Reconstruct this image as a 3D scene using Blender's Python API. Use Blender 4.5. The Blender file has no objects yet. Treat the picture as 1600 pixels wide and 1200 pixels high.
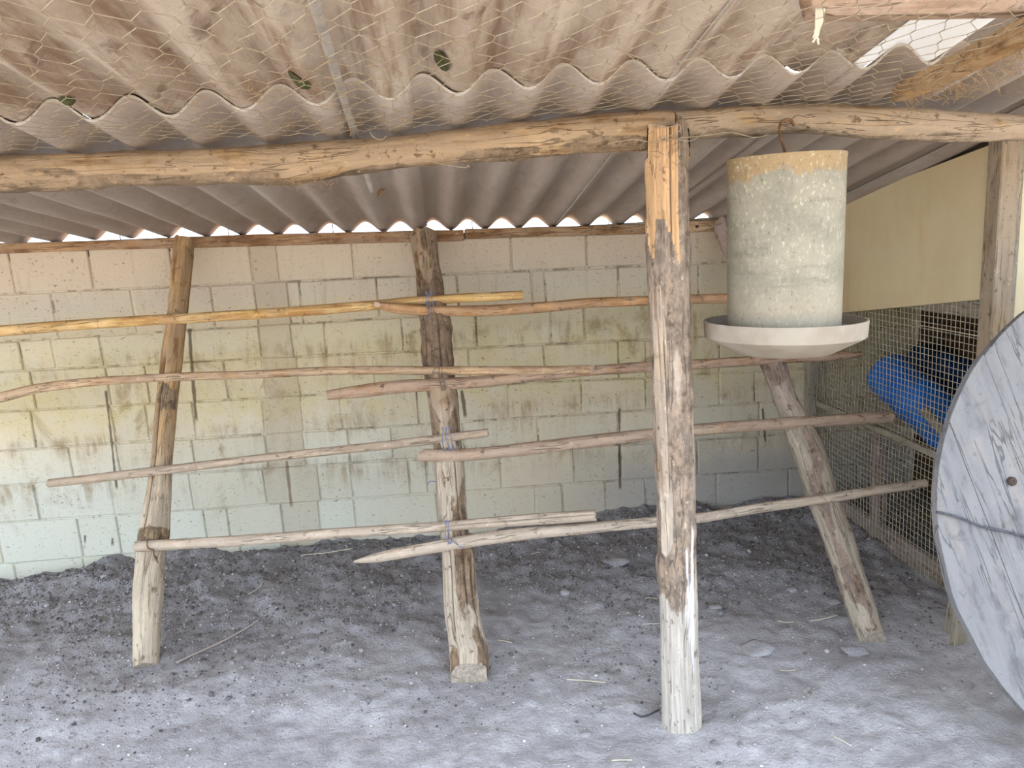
import bpy, bmesh, math, random
import numpy as np
from mathutils import Vector, Matrix
from math import sin, cos, radians, pi, sqrt, atan2

S = bpy.context.scene
COL = S.collection
random.seed(7)
rng = np.random.default_rng(7)

# ------------------------------------------------------------------ camera, world, sun, exposure
FPX = 1202.0
YAW, PITCH, ROLL, EYE = radians(5.0), radians(-11.3), radians(3.6), 1.6
c_f = np.array([sin(YAW) * cos(PITCH), cos(YAW) * cos(PITCH), sin(PITCH)])
_r0 = np.array([cos(YAW), -sin(YAW), 0.0])
_u0 = np.cross(_r0, c_f)
c_r = _r0 * cos(ROLL) - _u0 * sin(ROLL)
c_u = _u0 * cos(ROLL) + _r0 * sin(ROLL)
c_o = np.array([0.0, 0.0, EYE])
cam_d = bpy.data.cameras.new('camera')
cam = bpy.data.objects.new('camera', cam_d)
COL.objects.link(cam)
cam_d.sensor_fit = 'HORIZONTAL'
cam_d.sensor_width = 36.0
cam_d.lens = 36.0 * FPX / 1600.0
cam_d.clip_start = 0.05
cam.matrix_world = Matrix(((c_r[0], c_u[0], -c_f[0], 0), (c_r[1], c_u[1], -c_f[1], 0),
                           (c_r[2], c_u[2], -c_f[2], EYE), (0, 0, 0, 1)))
S.camera = cam

SKY_STRENGTH = 1.12
SUN_STRENGTH = 5.0
world = bpy.data.worlds.new('sky')
S.world = world
world.use_nodes = True
wn = world.node_tree
wn.nodes['Background'].inputs['Color'].default_value = (0.76, 0.88, 1.06, 1)
wn.nodes['Background'].inputs['Strength'].default_value = SKY_STRENGTH
sun_d = bpy.data.lights.new('sun', 'SUN')
sun_d.energy = SUN_STRENGTH
sun_d.angle = radians(8)
sun_d.color = (1.0, 0.93, 0.82)
sun = bpy.data.objects.new('sun', sun_d)
COL.objects.link(sun)
sun.rotation_euler = (radians(-33), 0, radians(-8))   # high sun beyond the back wall, it lights the yard in front of the shed
S.view_settings.view_transform = 'Standard'
S.view_settings.look = 'None'
S.view_settings.gamma = 1.0
S.view_settings.use_curve_mapping = False
S.view_settings.exposure = 2.0


# ------------------------------------------------------------------ measuring: a pixel of the 1600x1200 photo to a point on a real plane
def ray(px, py):
    return c_f * FPX + c_r * (px - 800) + c_u * (600 - py)


def at(px, py, axis, val):
    d = ray(px, py)
    return c_o + d * ((val - c_o[axis]) / d[axis])


def at_plane(px, py, p0, n):
    d = ray(px, py)
    return c_o + d * (((p0 - c_o) @ n) / (d @ n))


def px_per_m(P):
    return FPX / ((np.asarray(P) - c_o) @ c_f)


# ------------------------------------------------------------------ noise in numpy
def _h(ix, iy, iz, seed):
    h = (ix.astype(np.int64) * 374761393 + iy.astype(np.int64) * 668265263 + iz.astype(np.int64) * 2147483647 + seed * 1274126177) & 0xFFFFFFFF
    h = ((h ^ (h >> 13)) * 1274126177) & 0xFFFFFFFF
    h = ((h ^ (h >> 16)) * 2246822519) & 0xFFFFFFFF
    return ((h ^ (h >> 15)) & 0xFFFF) / 65535.0


def vnoise(x, y, z, seed=0):
    x, y, z = np.broadcast_arrays(np.asarray(x, float), np.asarray(y, float), np.asarray(z, float))
    ix, iy, iz = np.floor(x), np.floor(y), np.floor(z)
    fx, fy, fz = x - ix, y - iy, z - iz
    fx, fy, fz = fx * fx * (3 - 2 * fx), fy * fy * (3 - 2 * fy), fz * fz * (3 - 2 * fz)
    r = 0
    for a in (0, 1):
        for b in (0, 1):
            for c in (0, 1):
                w = (fx if a else 1 - fx) * (fy if b else 1 - fy) * (fz if c else 1 - fz)
                r = r + w * _h(ix + a, iy + b, iz + c, seed)
    return r * 2 - 1


def fbm(x, y, z, seed=0, oct=4):
    r, a, f = 0, 1.0, 1.0
    for k in range(oct):
        r = r + a * vnoise(x * f, y * f, z * f, seed + 17 * k)
        a *= 0.5
        f *= 2.03
    return r


# ------------------------------------------------------------------ object helpers
def mesh_obj(name, verts, faces, mat, parent=None, smooth=False, attrs=None, mats=None, mat_idx=None):
    me = bpy.data.meshes.new(name)
    me.from_pydata([tuple(map(float, v)) for v in verts], [], [tuple(map(int, f)) for f in faces])
    for m in (mats or [mat]):
        me.materials.append(m)
    if mat_idx is not None:
        me.polygons.foreach_set('material_index', np.asarray(mat_idx, np.int32))
    if smooth:
        me.polygons.foreach_set('use_smooth', np.ones(len(me.polygons), bool))
    for k, v in (attrs or {}).items():
        v = np.asarray(v, np.float32)
        if v.ndim == 1:
            me.attributes.new(k, 'FLOAT', 'POINT').data.foreach_set('value', v)
        else:
            me.attributes.new(k, 'FLOAT_VECTOR', 'POINT').data.foreach_set('vector', v.ravel())
    me.update()
    o = bpy.data.objects.new(name, me)
    COL.objects.link(o)
    if parent:
        o.parent = parent
        o.matrix_parent_inverse = parent.matrix_world.inverted()
    return o


def tag(o, label=None, cat=None, group=None, kind=None):
    if label: o['label'] = label
    if cat: o['category'] = cat
    if group: o['group'] = group
    if kind: o['kind'] = kind
    return o


def empty(name, loc=(0, 0, 0)):
    o = bpy.data.objects.new(name, None)
    o.empty_display_size = 0.1
    o.location = loc
    COL.objects.link(o)
    o.matrix_world = Matrix.Translation(loc)
    return o


def catmull(P, R, ds):
    P = np.asarray(P, float)
    R = np.asarray(R, float)
    n = len(P)
    out, rad = [], []
    for i in range(n - 1):
        p0, p1, p2, p3 = P[max(i - 1, 0)], P[i], P[i + 1], P[min(i + 2, n - 1)]
        r0, r1, r2, r3 = R[max(i - 1, 0)], R[i], R[i + 1], R[min(i + 2, n - 1)]
        m = max(2, int(np.linalg.norm(p2 - p1) / ds))
        for k in range(m):
            t = k / m
            h = [-.5 * t ** 3 + t * t - .5 * t, 1.5 * t ** 3 - 2.5 * t * t + 1, -1.5 * t ** 3 + 2 * t * t + .5 * t, .5 * t ** 3 - .5 * t * t]
            out.append(h[0] * p0 + h[1] * p1 + h[2] * p2 + h[3] * p3)
            rad.append(h[0] * r0 + h[1] * r1 + h[2] * r2 + h[3] * r3)
    out.append(P[-1])
    rad.append(R[-1])
    return np.array(out), np.array(rad)


def sweep(P, R, nseg):
    T = np.gradient(P, axis=0)
    T /= np.linalg.norm(T, axis=1)[:, None] + 1e-12
    # frame: A points towards the open front (-Y) as far as it can
    ref = np.array([0.0, -1.0, 0.0])
    if abs(T.mean(0) @ ref) > 0.85 * np.linalg.norm(T.mean(0)):
        ref = np.array([0.0, 0.0, -1.0])
    A = ref - T * (T @ ref)[:, None]
    A /= np.linalg.norm(A, axis=1)[:, None]
    B = np.cross(T, A)
    th = np.linspace(0, 2 * pi, nseg, endpoint=False)
    s = np.r_[0, np.cumsum(np.linalg.norm(np.diff(P, axis=0), axis=1))]
    return T, A, B, th, s


def log(name, P, R, mat, parent=None, nseg=18, ds=0.02, bump=0.06, cut0=0.0, cut1=0.0, knots=(), bark=None, white=None,
        ridge=0.0, seed=0, fix=None, endmat=None, grooves=(), fresh=None):
    """a stick or log grown along a centre line; angle 0 faces the open front"""
    P, R = catmull(P, R, ds)
    T, A, B, th, s = sweep(P, R, nseg)
    SS, TH = np.meshgrid(s, th, indexing='ij')
    L = s[-1]
    rr = np.repeat(R[:, None], nseg, 1).copy()
    cx, sx = np.cos(TH), np.sin(TH)
    bk = bark(SS, TH) if bark else np.zeros_like(SS)
    bk = np.clip(bk, 0, 1)
    rr *= 1 + bump * fbm(cx * 1.2 + seed, sx * 1.2, SS * 7, seed, 3) + bump * .7 * fbm(cx * .8, sx * .8, SS * 2.2, seed + 5, 2)
    if ridge:
        rr += ridge * bk * (0.5 + fbm(cx * 4.5, sx * 4.5, SS * 11, seed + 9, 3)) + 0.45 * ridge * bk
    for (ks, ka, kh, kw) in knots:
        d = (np.angle(np.exp(1j * (TH - ka))) * R[:, None]) ** 2 + (SS - ks) ** 2
        rr += kh * np.exp(-d / kw ** 2)
    crk = np.zeros_like(SS)
    for (a0, drift, s0, s1, dep, wid) in grooves:        # drying cracks
        aa = a0 + drift * SS + .05 * vnoise(SS * 6, 0, 0, seed + 2)
        w_ = np.clip((SS - s0) / .06, 0, 1) * np.clip((s1 - SS) / .06, 0, 1)
        g_ = w_ * np.exp(-(np.angle(np.exp(1j * (TH - aa))) / wid) ** 2)
        rr -= dep * g_
        crk = np.maximum(crk, g_)
    V = P[:, None, :] + A[:, None, :] * (cx * rr)[..., None] + B[:, None, :] * (sx * rr)[..., None]
    for (cut, end) in ((cut0, 0), (cut1, 1)):
        if cut:
            i0 = 0 if end == 0 else len(s) - 1
            lim = np.exp(-((s - s[i0]) / (R[i0] * 2.2)) ** 2)
            sl = cut * cx * rr
            V += T[:, None, :] * (sl * lim[:, None])[..., None]
    for i0 in (0, len(s) - 1):      # rough saw / axe cut
        V[i0] += T[i0] * (R[i0] * .22 * vnoise(np.cos(th) * 2, np.sin(th) * 2, i0 + seed, seed))[:, None]
    lc = np.stack([cx * rr, sx * rr, SS], -1)
    wh = np.clip(white(SS, TH), 0, 1) if white else np.zeros_like(SS)
    frs = np.clip(fresh(SS, TH), 0, 1) if fresh else np.zeros_like(SS)
    if fix is not None:
        V = fix(V)
    n, m = V.shape[:2]
    verts = list(V.reshape(-1, 3))
    faces, mi = [], []
    for i in range(n - 1):
        for j in range(m):
            k = (j + 1) % m
            faces.append((i * m + j, i * m + k, (i + 1) * m + k, (i + 1) * m + j))
            mi.append(0)
    lcv = list(lc.reshape(-1, 3))
    bkv, whv, crv, frv = list(bk.ravel()), list(wh.ravel()), list(crk.ravel()), list(frs.ravel())
    for e, i0 in ((0, 0), (1, n - 1)):
        base = len(verts)
        ring = V[i0]
        verts += list(ring)
        lcv += list(lc[i0])
        bkv += [0] * m
        whv += [0] * m
        crv += [0] * (m + 1)
        frv += [0] * (m + 1)
        verts.append(ring.mean(0))
        lcv.append((0, 0, s[i0]))
        bkv.append(0)
        whv.append(0)
        for j in range(m):
            k = (j + 1) % m
            faces.append((base + k, base + j, base + m) if e == 0 else (base + j, base + k, base + m))
            mi.append(1)
    return mesh_obj(name, verts, faces, None, parent, True, {'lc': np.array(lcv), 'bark': np.array(bkv), 'white': np.array(whv), 'crack': np.array(crv), 'fresh': np.array(frv)},
                    mats=[mat, endmat or M_end], mat_idx=mi)


def tube(name, P, r, mat, parent=None, nseg=6, ds=0.02, smooth=True):
    P, R = catmull(P, [r] * len(P) if np.isscalar(r) else r, ds)
    v, f = tube_geo(P, R, nseg)
    return mesh_obj(name, v, f, mat, parent, smooth)


def tube_geo(P, R, nseg, base=0):
    T, A, B, th, s = sweep(P, R, nseg)
    V = P[:, None, :] + R[:, None, None] * (A[:, None, :] * np.cos(th)[None, :, None] + B[:, None, :] * np.sin(th)[None, :, None])
    n = len(P)
    f = []
    for i in range(n - 1):
        for j in range(nseg):
            k = (j + 1) % nseg
            f.append((base + i * nseg + j, base + i * nseg + k, base + (i + 1) * nseg + k, base + (i + 1) * nseg + j))
    f.append(tuple(base + j for j in range(nseg))[::-1])
    f.append(tuple(base + (n - 1) * nseg + j for j in range(nseg)))
    return list(V.reshape(-1, 3)), f


def prism(name, poly, d, mat, parent=None, bevel=0.0, attr_axis=None, wob=0.0, along=None):
    """poly: 3D outline of one face (counter clockwise seen from outside); d: vector to the opposite face"""
    bm = bmesh.new()
    a = [bm.verts.new(Vector(p)) for p in poly]
    b = [bm.verts.new(Vector(p) + Vector(d)) for p in poly]
    n = len(a)
    bm.faces.new(a)
    bm.faces.new(b[::-1])
    for i in range(n):
        bm.faces.new((a[(i + 1) % n], a[i], b[i], b[(i + 1) % n]))
    bmesh.ops.recalc_face_normals(bm, faces=bm.faces)
    if bevel:
        bmesh.ops.bevel(bm, geom=list(bm.edges), offset=bevel, segments=1, affect='EDGES', clamp_overlap=True)
    me = bpy.data.meshes.new(name)
    bm.to_mesh(me)
    bm.free()
    me.materials.append(mat)
    co = np.zeros(len(me.vertices) * 3)
    me.vertices.foreach_get('co', co)
    co = co.reshape(-1, 3)
    if wob:
        co += wob * np.stack([vnoise(co[:, 0] * 9, co[:, 1] * 9, co[:, 2] * 9, 31 + k) for k in range(3)], 1)
        me.vertices.foreach_set('co', co.ravel())
    if along is not None:
        t = np.asarray(along, float)
        t /= np.linalg.norm(t)
        o2 = np.cross(t, [0, 0, 1.0]) if abs(t[2]) < .9 else np.cross(t, [0, 1.0, 0])
        o2 /= np.linalg.norm(o2)
        o3 = np.cross(t, o2)
        lc = np.stack([co @ o2, co @ o3, co @ t + rng.random() * 10], 1)
        me.attributes.new('lc', 'FLOAT_VECTOR', 'POINT').data.foreach_set('vector', lc.astype(np.float32).ravel())
    o = bpy.data.objects.new(name, me)
    COL.objects.link(o)
    if parent:
        o.parent = parent
        o.matrix_parent_inverse = parent.matrix_world.inverted()
    return o


def box(name, lo, hi, mat, parent=None, bevel=0.0, along=None, wob=0.0):
    x0, y0, z0 = lo
    x1, y1, z1 = hi
    return prism(name, [(x0, y0, z0), (x1, y0, z0), (x1, y0, z1), (x0, y0, z1)], (0, y1 - y0, 0), mat, parent, bevel, along=along, wob=wob)


# ------------------------------------------------------------------ materials
class NT:
    def __init__(s, name, rough=0.9):
        s.m = bpy.data.materials.new(name)
        s.m.use_nodes = True
        s.t = s.m.node_tree
        s.b = s.t.nodes['Principled BSDF']
        s.b.inputs['Roughness'].default_value = rough
        s.b.inputs['Specular IOR Level'].default_value = 0.25

    def n(s, typ, ins=None, **kw):
        nd = s.t.nodes.new(typ)
        for k, v in kw.items():
            setattr(nd, k, v)
        for k, v in (ins or {}).items():
            s.put(nd.inputs[k], v)
        return nd

    def put(s, sock, v):
        if isinstance(v, bpy.types.NodeSocket):
            s.t.links.new(v, sock)
        elif isinstance(v, (tuple, list)) and len(v) == 3 and sock.type == 'RGBA':
            sock.default_value = (*v, 1)
        else:
            sock.default_value = v

    def math(s, op, a, b=0.0, c=None):
        ins = {0: a, 1: b}
        if c is not None: ins[2] = c
        return s.n('ShaderNodeMath', ins, operation=op).outputs[0]

    def mix(s, f, a, b, typ='MIX'):
        nd = s.n('ShaderNodeMix', data_type='RGBA', blend_type=typ)
        s.put(nd.inputs['Factor'], f)
        s.put(nd.inputs['A'], a)
        s.put(nd.inputs['B'], b)
        return nd.outputs['Result']

    def noise(s, vec, scale, detail=4, rough=0.55, dist=0.0):
        nd = s.n('ShaderNodeTexNoise', {'Scale': scale, 'Detail': detail, 'Roughness': rough, 'Distortion': dist})
        if vec is not None: s.put(nd.inputs['Vector'], vec)
        return nd.outputs['Fac']

    def mapv(s, vec, scale=(1, 1, 1), loc=(0, 0, 0)):
        return s.n('ShaderNodeMapping', {'Vector': vec, 'Scale': scale, 'Location': loc}).outputs[0]

    def rng(s, v, a, b, c=0.0, d=1.0, smooth=True):
        nd = s.n('ShaderNodeMapRange', {'Value': v, 'From Min': a, 'From Max': b, 'To Min': c, 'To Max': d})
        nd.interpolation_type = 'SMOOTHSTEP' if smooth else 'LINEAR'
        return nd.outputs[0]

    def attr(s, name, out='Vector'):
        return s.n('ShaderNodeAttribute', attribute_name=name).outputs[out]

    def pos(s):
        return s.n('ShaderNodeNewGeometry').outputs['Position']

    def xyz(s, v):
        return s.n('ShaderNodeSeparateXYZ', {0: v}).outputs

    def bump(s, h, strength=0.4, dist=0.01, nrm=None):
        ins = {'Height': h, 'Strength': strength, 'Distance': dist}
        if nrm is not None: ins['Normal'] = nrm
        return s.n('ShaderNodeBump', ins).outputs[0]

    def done(s, col, nrm=None, rough=None):
        s.put(s.b.inputs['Base Color'], col)
        if nrm is not None: s.put(s.b.inputs['Normal'], nrm)
        if rough is not None: s.put(s.b.inputs['Roughness'], rough)
        return s.m


def lin(r, g, b):
    f = lambda c: (c / 255 / 12.92) if c / 255 <= 0.04045 else ((c / 255 + 0.055) / 1.055) ** 2.4
    return (f(r), f(g), f(b))


def wood_mat(name, base, dark, pale, dust, dust_amt=0.35, bark_col=None, grain=70, white_col=(.78, .78, .78), low=None, low_s=(0, 1), fresh=None, fleck=.75):
    t = NT(name, 0.88)
    lc = t.attr('lc')
    g = t.noise(t.mapv(lc, (grain, grain, 3.0)), 1.0, 5, .62, .5)
    k = t.noise(t.mapv(lc, (24, 24, 1.6), (5, 2, 3)), 1.0, 3, .6, .4)
    b = t.noise(t.mapv(lc, (9, 9, 4.0), (3, 1, 2)), 1.0, 4, .6)
    sp = t.noise(t.mapv(lc, (34, 34, 24)), 1.0, 4, .72)
    ring = t.noise(t.mapv(lc, (5, 5, 26), (1, 8, 4)), 1.0, 3, .65, .3)
    crack = t.rng(t.math('ABSOLUTE', t.math('SUBTRACT', k, .5)), .002, .013, 1, 0)
    crack = t.math('MULTIPLY', crack, t.rng(b, .44, .60))
    col = t.mix(t.rng(g, .38, .60), dark, base)
    col = t.mix(t.rng(b, .48, .68), col, pale)
    col = t.mix(t.math('MULTIPLY', t.rng(ring, .58, .70), .55), col, dark)
    dn = t.noise(t.mapv(lc, (16, 16, 7), (7, 3, 1)), 1.0, 5, .65)
    df = t.math('MULTIPLY', t.rng(dn, .50 - dust_amt * .4, .68 - dust_amt * .4), min(1, .35 + dust_amt))
    col = t.mix(df, col, dust)
    if low is not None:
        s_ = t.xyz(lc)[2]
        lo = t.math('ADD', s_, t.math('MULTIPLY', t.math('SUBTRACT', b, .5), .5))
        lc_ = t.mix(t.rng(g, .36, .62), tuple(c * .66 for c in low), low)
        col = t.mix(t.rng(lo, low_s[1], low_s[0]), col, t.mix(t.rng(dn, .5, .66, 0, .6), lc_, tuple(c * .78 for c in low)))
    if bark_col is not None:
        bk = t.attr('bark', 'Fac')
        bn = t.noise(t.mapv(lc, (30, 30, 17)), 1.0, 5, .72)
        bc = t.mix(t.rng(bn, .38, .62), tuple(c * .36 for c in bark_col), bark_col)
        bc = t.mix(t.rng(bn, .62, .74, 0, .7), bc, tuple(min(1, c * 1.5) for c in bark_col))
        bc = t.mix(t.math('MULTIPLY', df, .4), bc, dust)
        col = t.mix(t.rng(t.math('ADD', bk, t.math('MULTIPLY', t.math('SUBTRACT', dn, .5), .9)), .42, .50), col, bc)
    if fresh is not None:
        fr = t.attr('fresh', 'Fac')
        col = t.mix(t.rng(t.math('ADD', fr, t.math('MULTIPLY', t.math('SUBTRACT', dn, .5), .6)), .40, .56), col, t.mix(t.rng(g, .36, .62), tuple(c * .72 for c in fresh), fresh))
    col = t.mix(t.math('MULTIPLY', t.rng(sp, .58, .68), fleck), col, tuple(c * .42 for c in dark))
    col = t.mix(t.math('MULTIPLY', t.rng(sp, .40, .30), fleck * .6), col, tuple(min(1, c * 1.35) for c in pale))
    col = t.mix(t.math('MULTIPLY', crack, .5), col, tuple(c * .3 for c in dark))
    cr = t.attr('crack', 'Fac')
    col = t.mix(t.rng(cr, .35, .9, 0, .75), col, tuple(c * .3 for c in dark))
    wh = t.attr('white', 'Fac')
    col = t.mix(t.rng(t.math('ADD', wh, t.math('MULTIPLY', t.math('SUBTRACT', g, .5), .9)), .42, .60), col, white_col)
    h = t.math('ADD', t.math('MULTIPLY', g, .7), t.math('ADD', t.math('MULTIPLY', sp, -.6), t.math('ADD', t.math('MULTIPLY', dn, .6), t.math('MULTIPLY', crack, -.6))))
    return t.done(col, t.bump(h, .9, .008))


DUST = lin(168, 150, 132)
GREY_DUST = lin(170, 155, 148)
t = NT('end_grain')
_lc = t.attr('lc')
_x, _y, _z = t.xyz(_lc)
_r = t.math('SQRT', t.math('ADD', t.math('MULTIPLY', _x, _x), t.math('MULTIPLY', _y, _y)))
_n = t.noise(t.mapv(_lc, (60, 60, 60)), 1, 4)
_w = t.math('SINE', t.math('ADD', t.math('MULTIPLY', _r, 1600), t.math('MULTIPLY', _n, 6)))
M_end = t.done(t.mix(t.rng(_w, -1, 1, .2, .8), lin(172, 144, 118), lin(206, 180, 152)), t.bump(_n, .6, .004))
t = NT('dusty_cut_end')
_n = t.noise(t.mapv(t.attr('lc'), (70, 70, 40)), 1, 5, .65)
M_end_dusty = t.done(t.mix(t.rng(_n, .36, .64), lin(142, 128, 112), lin(178, 164, 146)), t.bump(_n, .8, .006))

M_beam = wood_mat('beam_wood', lin(168, 138, 100), lin(122, 94, 64), lin(186, 158, 120), lin(160, 138, 112), .40, bark_col=lin(134, 112, 88), grain=55)
M_beam2 = wood_mat('beam_wood_right', lin(164, 136, 98), lin(114, 88, 60), lin(180, 152, 114), lin(164, 146, 124), .45, bark_col=lin(152, 132, 108), grain=55)
M_post = wood_mat('post_wood', lin(182, 162, 138), lin(136, 114, 92), lin(196, 178, 156), lin(166, 152, 138), .30, bark_col=lin(150, 130, 110), fresh=lin(206, 166, 122), low=lin(192, 182, 168), low_s=(.40, .85),
                  white_col=lin(212, 208, 208), grain=90)
M_pole_l = wood_mat('left_pole_wood', lin(176, 140, 96), lin(126, 94, 60), lin(188, 156, 110), lin(160, 138, 110), .22, bark_col=lin(136, 114, 88),
                    low=lin(188, 172, 148), low_s=(.60, 1.05), grain=45)
M_pole_m = wood_mat('middle_pole_wood', lin(160, 122, 84), lin(104, 78, 52), lin(184, 158, 124), lin(168, 148, 126), .35, bark_col=lin(132, 106, 80),
                    low=lin(184, 168, 146), low_s=(.85, 1.25), grain=60)
M_pole_r = wood_mat('right_pole_wood', lin(168, 142, 112), lin(124, 98, 74), lin(190, 168, 142), lin(172, 154, 144), .45, bark_col=lin(140, 118, 96),
                    low=lin(176, 162, 142), low_s=(.8, 1.3), grain=45)
M_rail = {
    'A': wood_mat('golden_perch_wood', lin(208, 170, 108), lin(170, 126, 74), lin(218, 184, 128), lin(186, 156, 118), .10, grain=30),
    'B': wood_mat('amber_perch_wood', lin(184, 140, 92), lin(140, 98, 62), lin(198, 156, 112), lin(176, 146, 118), .2, grain=40),
    'C': wood_mat('tan_perch_wood', lin(190, 156, 116), lin(140, 110, 80), lin(204, 172, 134), lin(178, 154, 128), .25, grain=45),
    'D': wood_mat('brown_perch_bark', lin(160, 124, 94), lin(108, 80, 60), lin(178, 146, 116), lin(172, 148, 126), .32, grain=50),
    'E': wood_mat('thin_perch_wood', lin(176, 154, 128), lin(132, 112, 90), lin(188, 168, 142), lin(168, 150, 130), .35, grain=60),
    'F': wood_mat('pinkish_perch_wood', lin(170, 142, 116), lin(134, 106, 84), lin(182, 158, 132), lin(168, 148, 128), .35, grain=40),
    'G': wood_mat('pale_perch_wood', lin(186, 166, 142), lin(142, 122, 100), lin(198, 180, 158), lin(176, 160, 142), .35, grain=50),
    'H': wood_mat('dusty_perch_wood', lin(184, 164, 140), lin(134, 114, 94), lin(200, 182, 160), lin(180, 164, 146), .40, grain=50),
}
M_plank = wood_mat('eave_board_wood', lin(158, 122, 86), lin(116, 84, 56), lin(174, 140, 104), lin(164, 140, 116), .2, grain=40)
M_plank2 = wood_mat('pale_board_wood', lin(196, 166, 130), lin(150, 118, 86), lin(206, 178, 144), lin(176, 158, 138), .2, grain=40)
M_purlin = wood_mat('purlin_wood', lin(164, 136, 112), lin(130, 104, 84), lin(178, 152, 130), lin(164, 144, 126), .2, grain=40)
M_rafter = wood_mat('rafter_wood', lin(172, 134, 88), lin(122, 90, 56), lin(186, 150, 104), lin(178, 150, 114), .4, grain=40)
M_post2 = wood_mat('square_post_wood', lin(168, 146, 116), lin(132, 112, 86), lin(182, 160, 130), lin(160, 144, 124), .35, grain=30)
M_frame = wood_mat('mesh_frame_wood', lin(158, 146, 122), lin(120, 108, 88), lin(170, 158, 134), lin(150, 140, 124), .35, grain=30)
M_lowboard = wood_mat('mesh_bottom_board_wood', lin(150, 128, 114), lin(112, 94, 82), lin(164, 144, 130), lin(150, 136, 128), .4, grain=30)
M_reel = wood_mat('reel_board_wood', lin(124, 120, 117), lin(92, 91, 93), lin(134, 129, 124), lin(122, 121, 121), .35, grain=24, fleck=.35)
M_dark_board = wood_mat('dark_board_wood', lin(78, 58, 40), lin(44, 32, 22), lin(94, 72, 50), lin(84, 66, 50), .15, grain=30)


def soil_mat():
    t = NT('soil', 0.95)
    p = t.pos()
    a = t.noise(p, 2.2, 5, .6)
    b = t.noise(p, 16, 6, .65)
    c = t.noise(p, 90, 4, .7)
    v = t.n('ShaderNodeTexVoronoi', {'Vector': p, 'Scale': 52.0, 'Randomness': 1.0})
    col = t.mix(t.rng(a, .36, .64), lin(170, 166, 166), lin(196, 192, 192))
    yy = t.math('ADD', t.xyz(p)[1], t.math('MULTIPLY', t.math('SUBTRACT', a, .5), 1.0))
    col = t.mix(t.rng(yy, 0.9, 0.2), col, lin(184, 166, 140))            # unseen yard tinted tan, added to bounce warm light onto the roof
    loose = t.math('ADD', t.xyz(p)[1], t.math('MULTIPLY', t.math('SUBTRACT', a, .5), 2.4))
    col = t.mix(t.rng(loose, 2.5, 3.3, 0, .75), col, lin(122, 117, 115))  # darker towards the back wall, with a ragged edge
    col = t.mix(t.rng(b, .34, .70, 0, .6), col, lin(150, 146, 146))
    col = t.mix(t.rng(b, .58, .74, 0, .6), col, lin(192, 187, 188))
    col = t.mix(t.rng(c, .56, .75, 0, .55), col, lin(112, 108, 108))
    col = t.mix(t.rng(c, .24, .38, .55, 0), col, lin(200, 196, 198))
    fl = t.math('MULTIPLY', t.rng(v.outputs['Distance'], .10, .16, 1, 0), t.rng(t.xyz(v.outputs['Color'])[0], .86, .90))
    col = t.mix(fl, col, lin(206, 202, 200))
    h = t.math('ADD', t.math('MULTIPLY', b, .9), t.math('MULTIPLY', c, .5))
    return t.done(col, t.bump(h, 1.0, .018))


M_soil = soil_mat()
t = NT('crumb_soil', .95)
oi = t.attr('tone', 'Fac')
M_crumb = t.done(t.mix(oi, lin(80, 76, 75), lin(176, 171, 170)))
t = NT('stone')
_n = t.noise(t.n('ShaderNodeTexCoord').outputs['Object'], 30, 4)
M_stone = t.done(t.mix(_n, lin(138, 133, 132), lin(162, 157, 156)), t.bump(_n, .5, .004))
t = NT('straw', .7)
M_straw = t.done(lin(206, 196, 172))
t = NT('twig', .9)
M_twig = t.done(lin(158, 146, 138))


WY_ = 4.0


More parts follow.
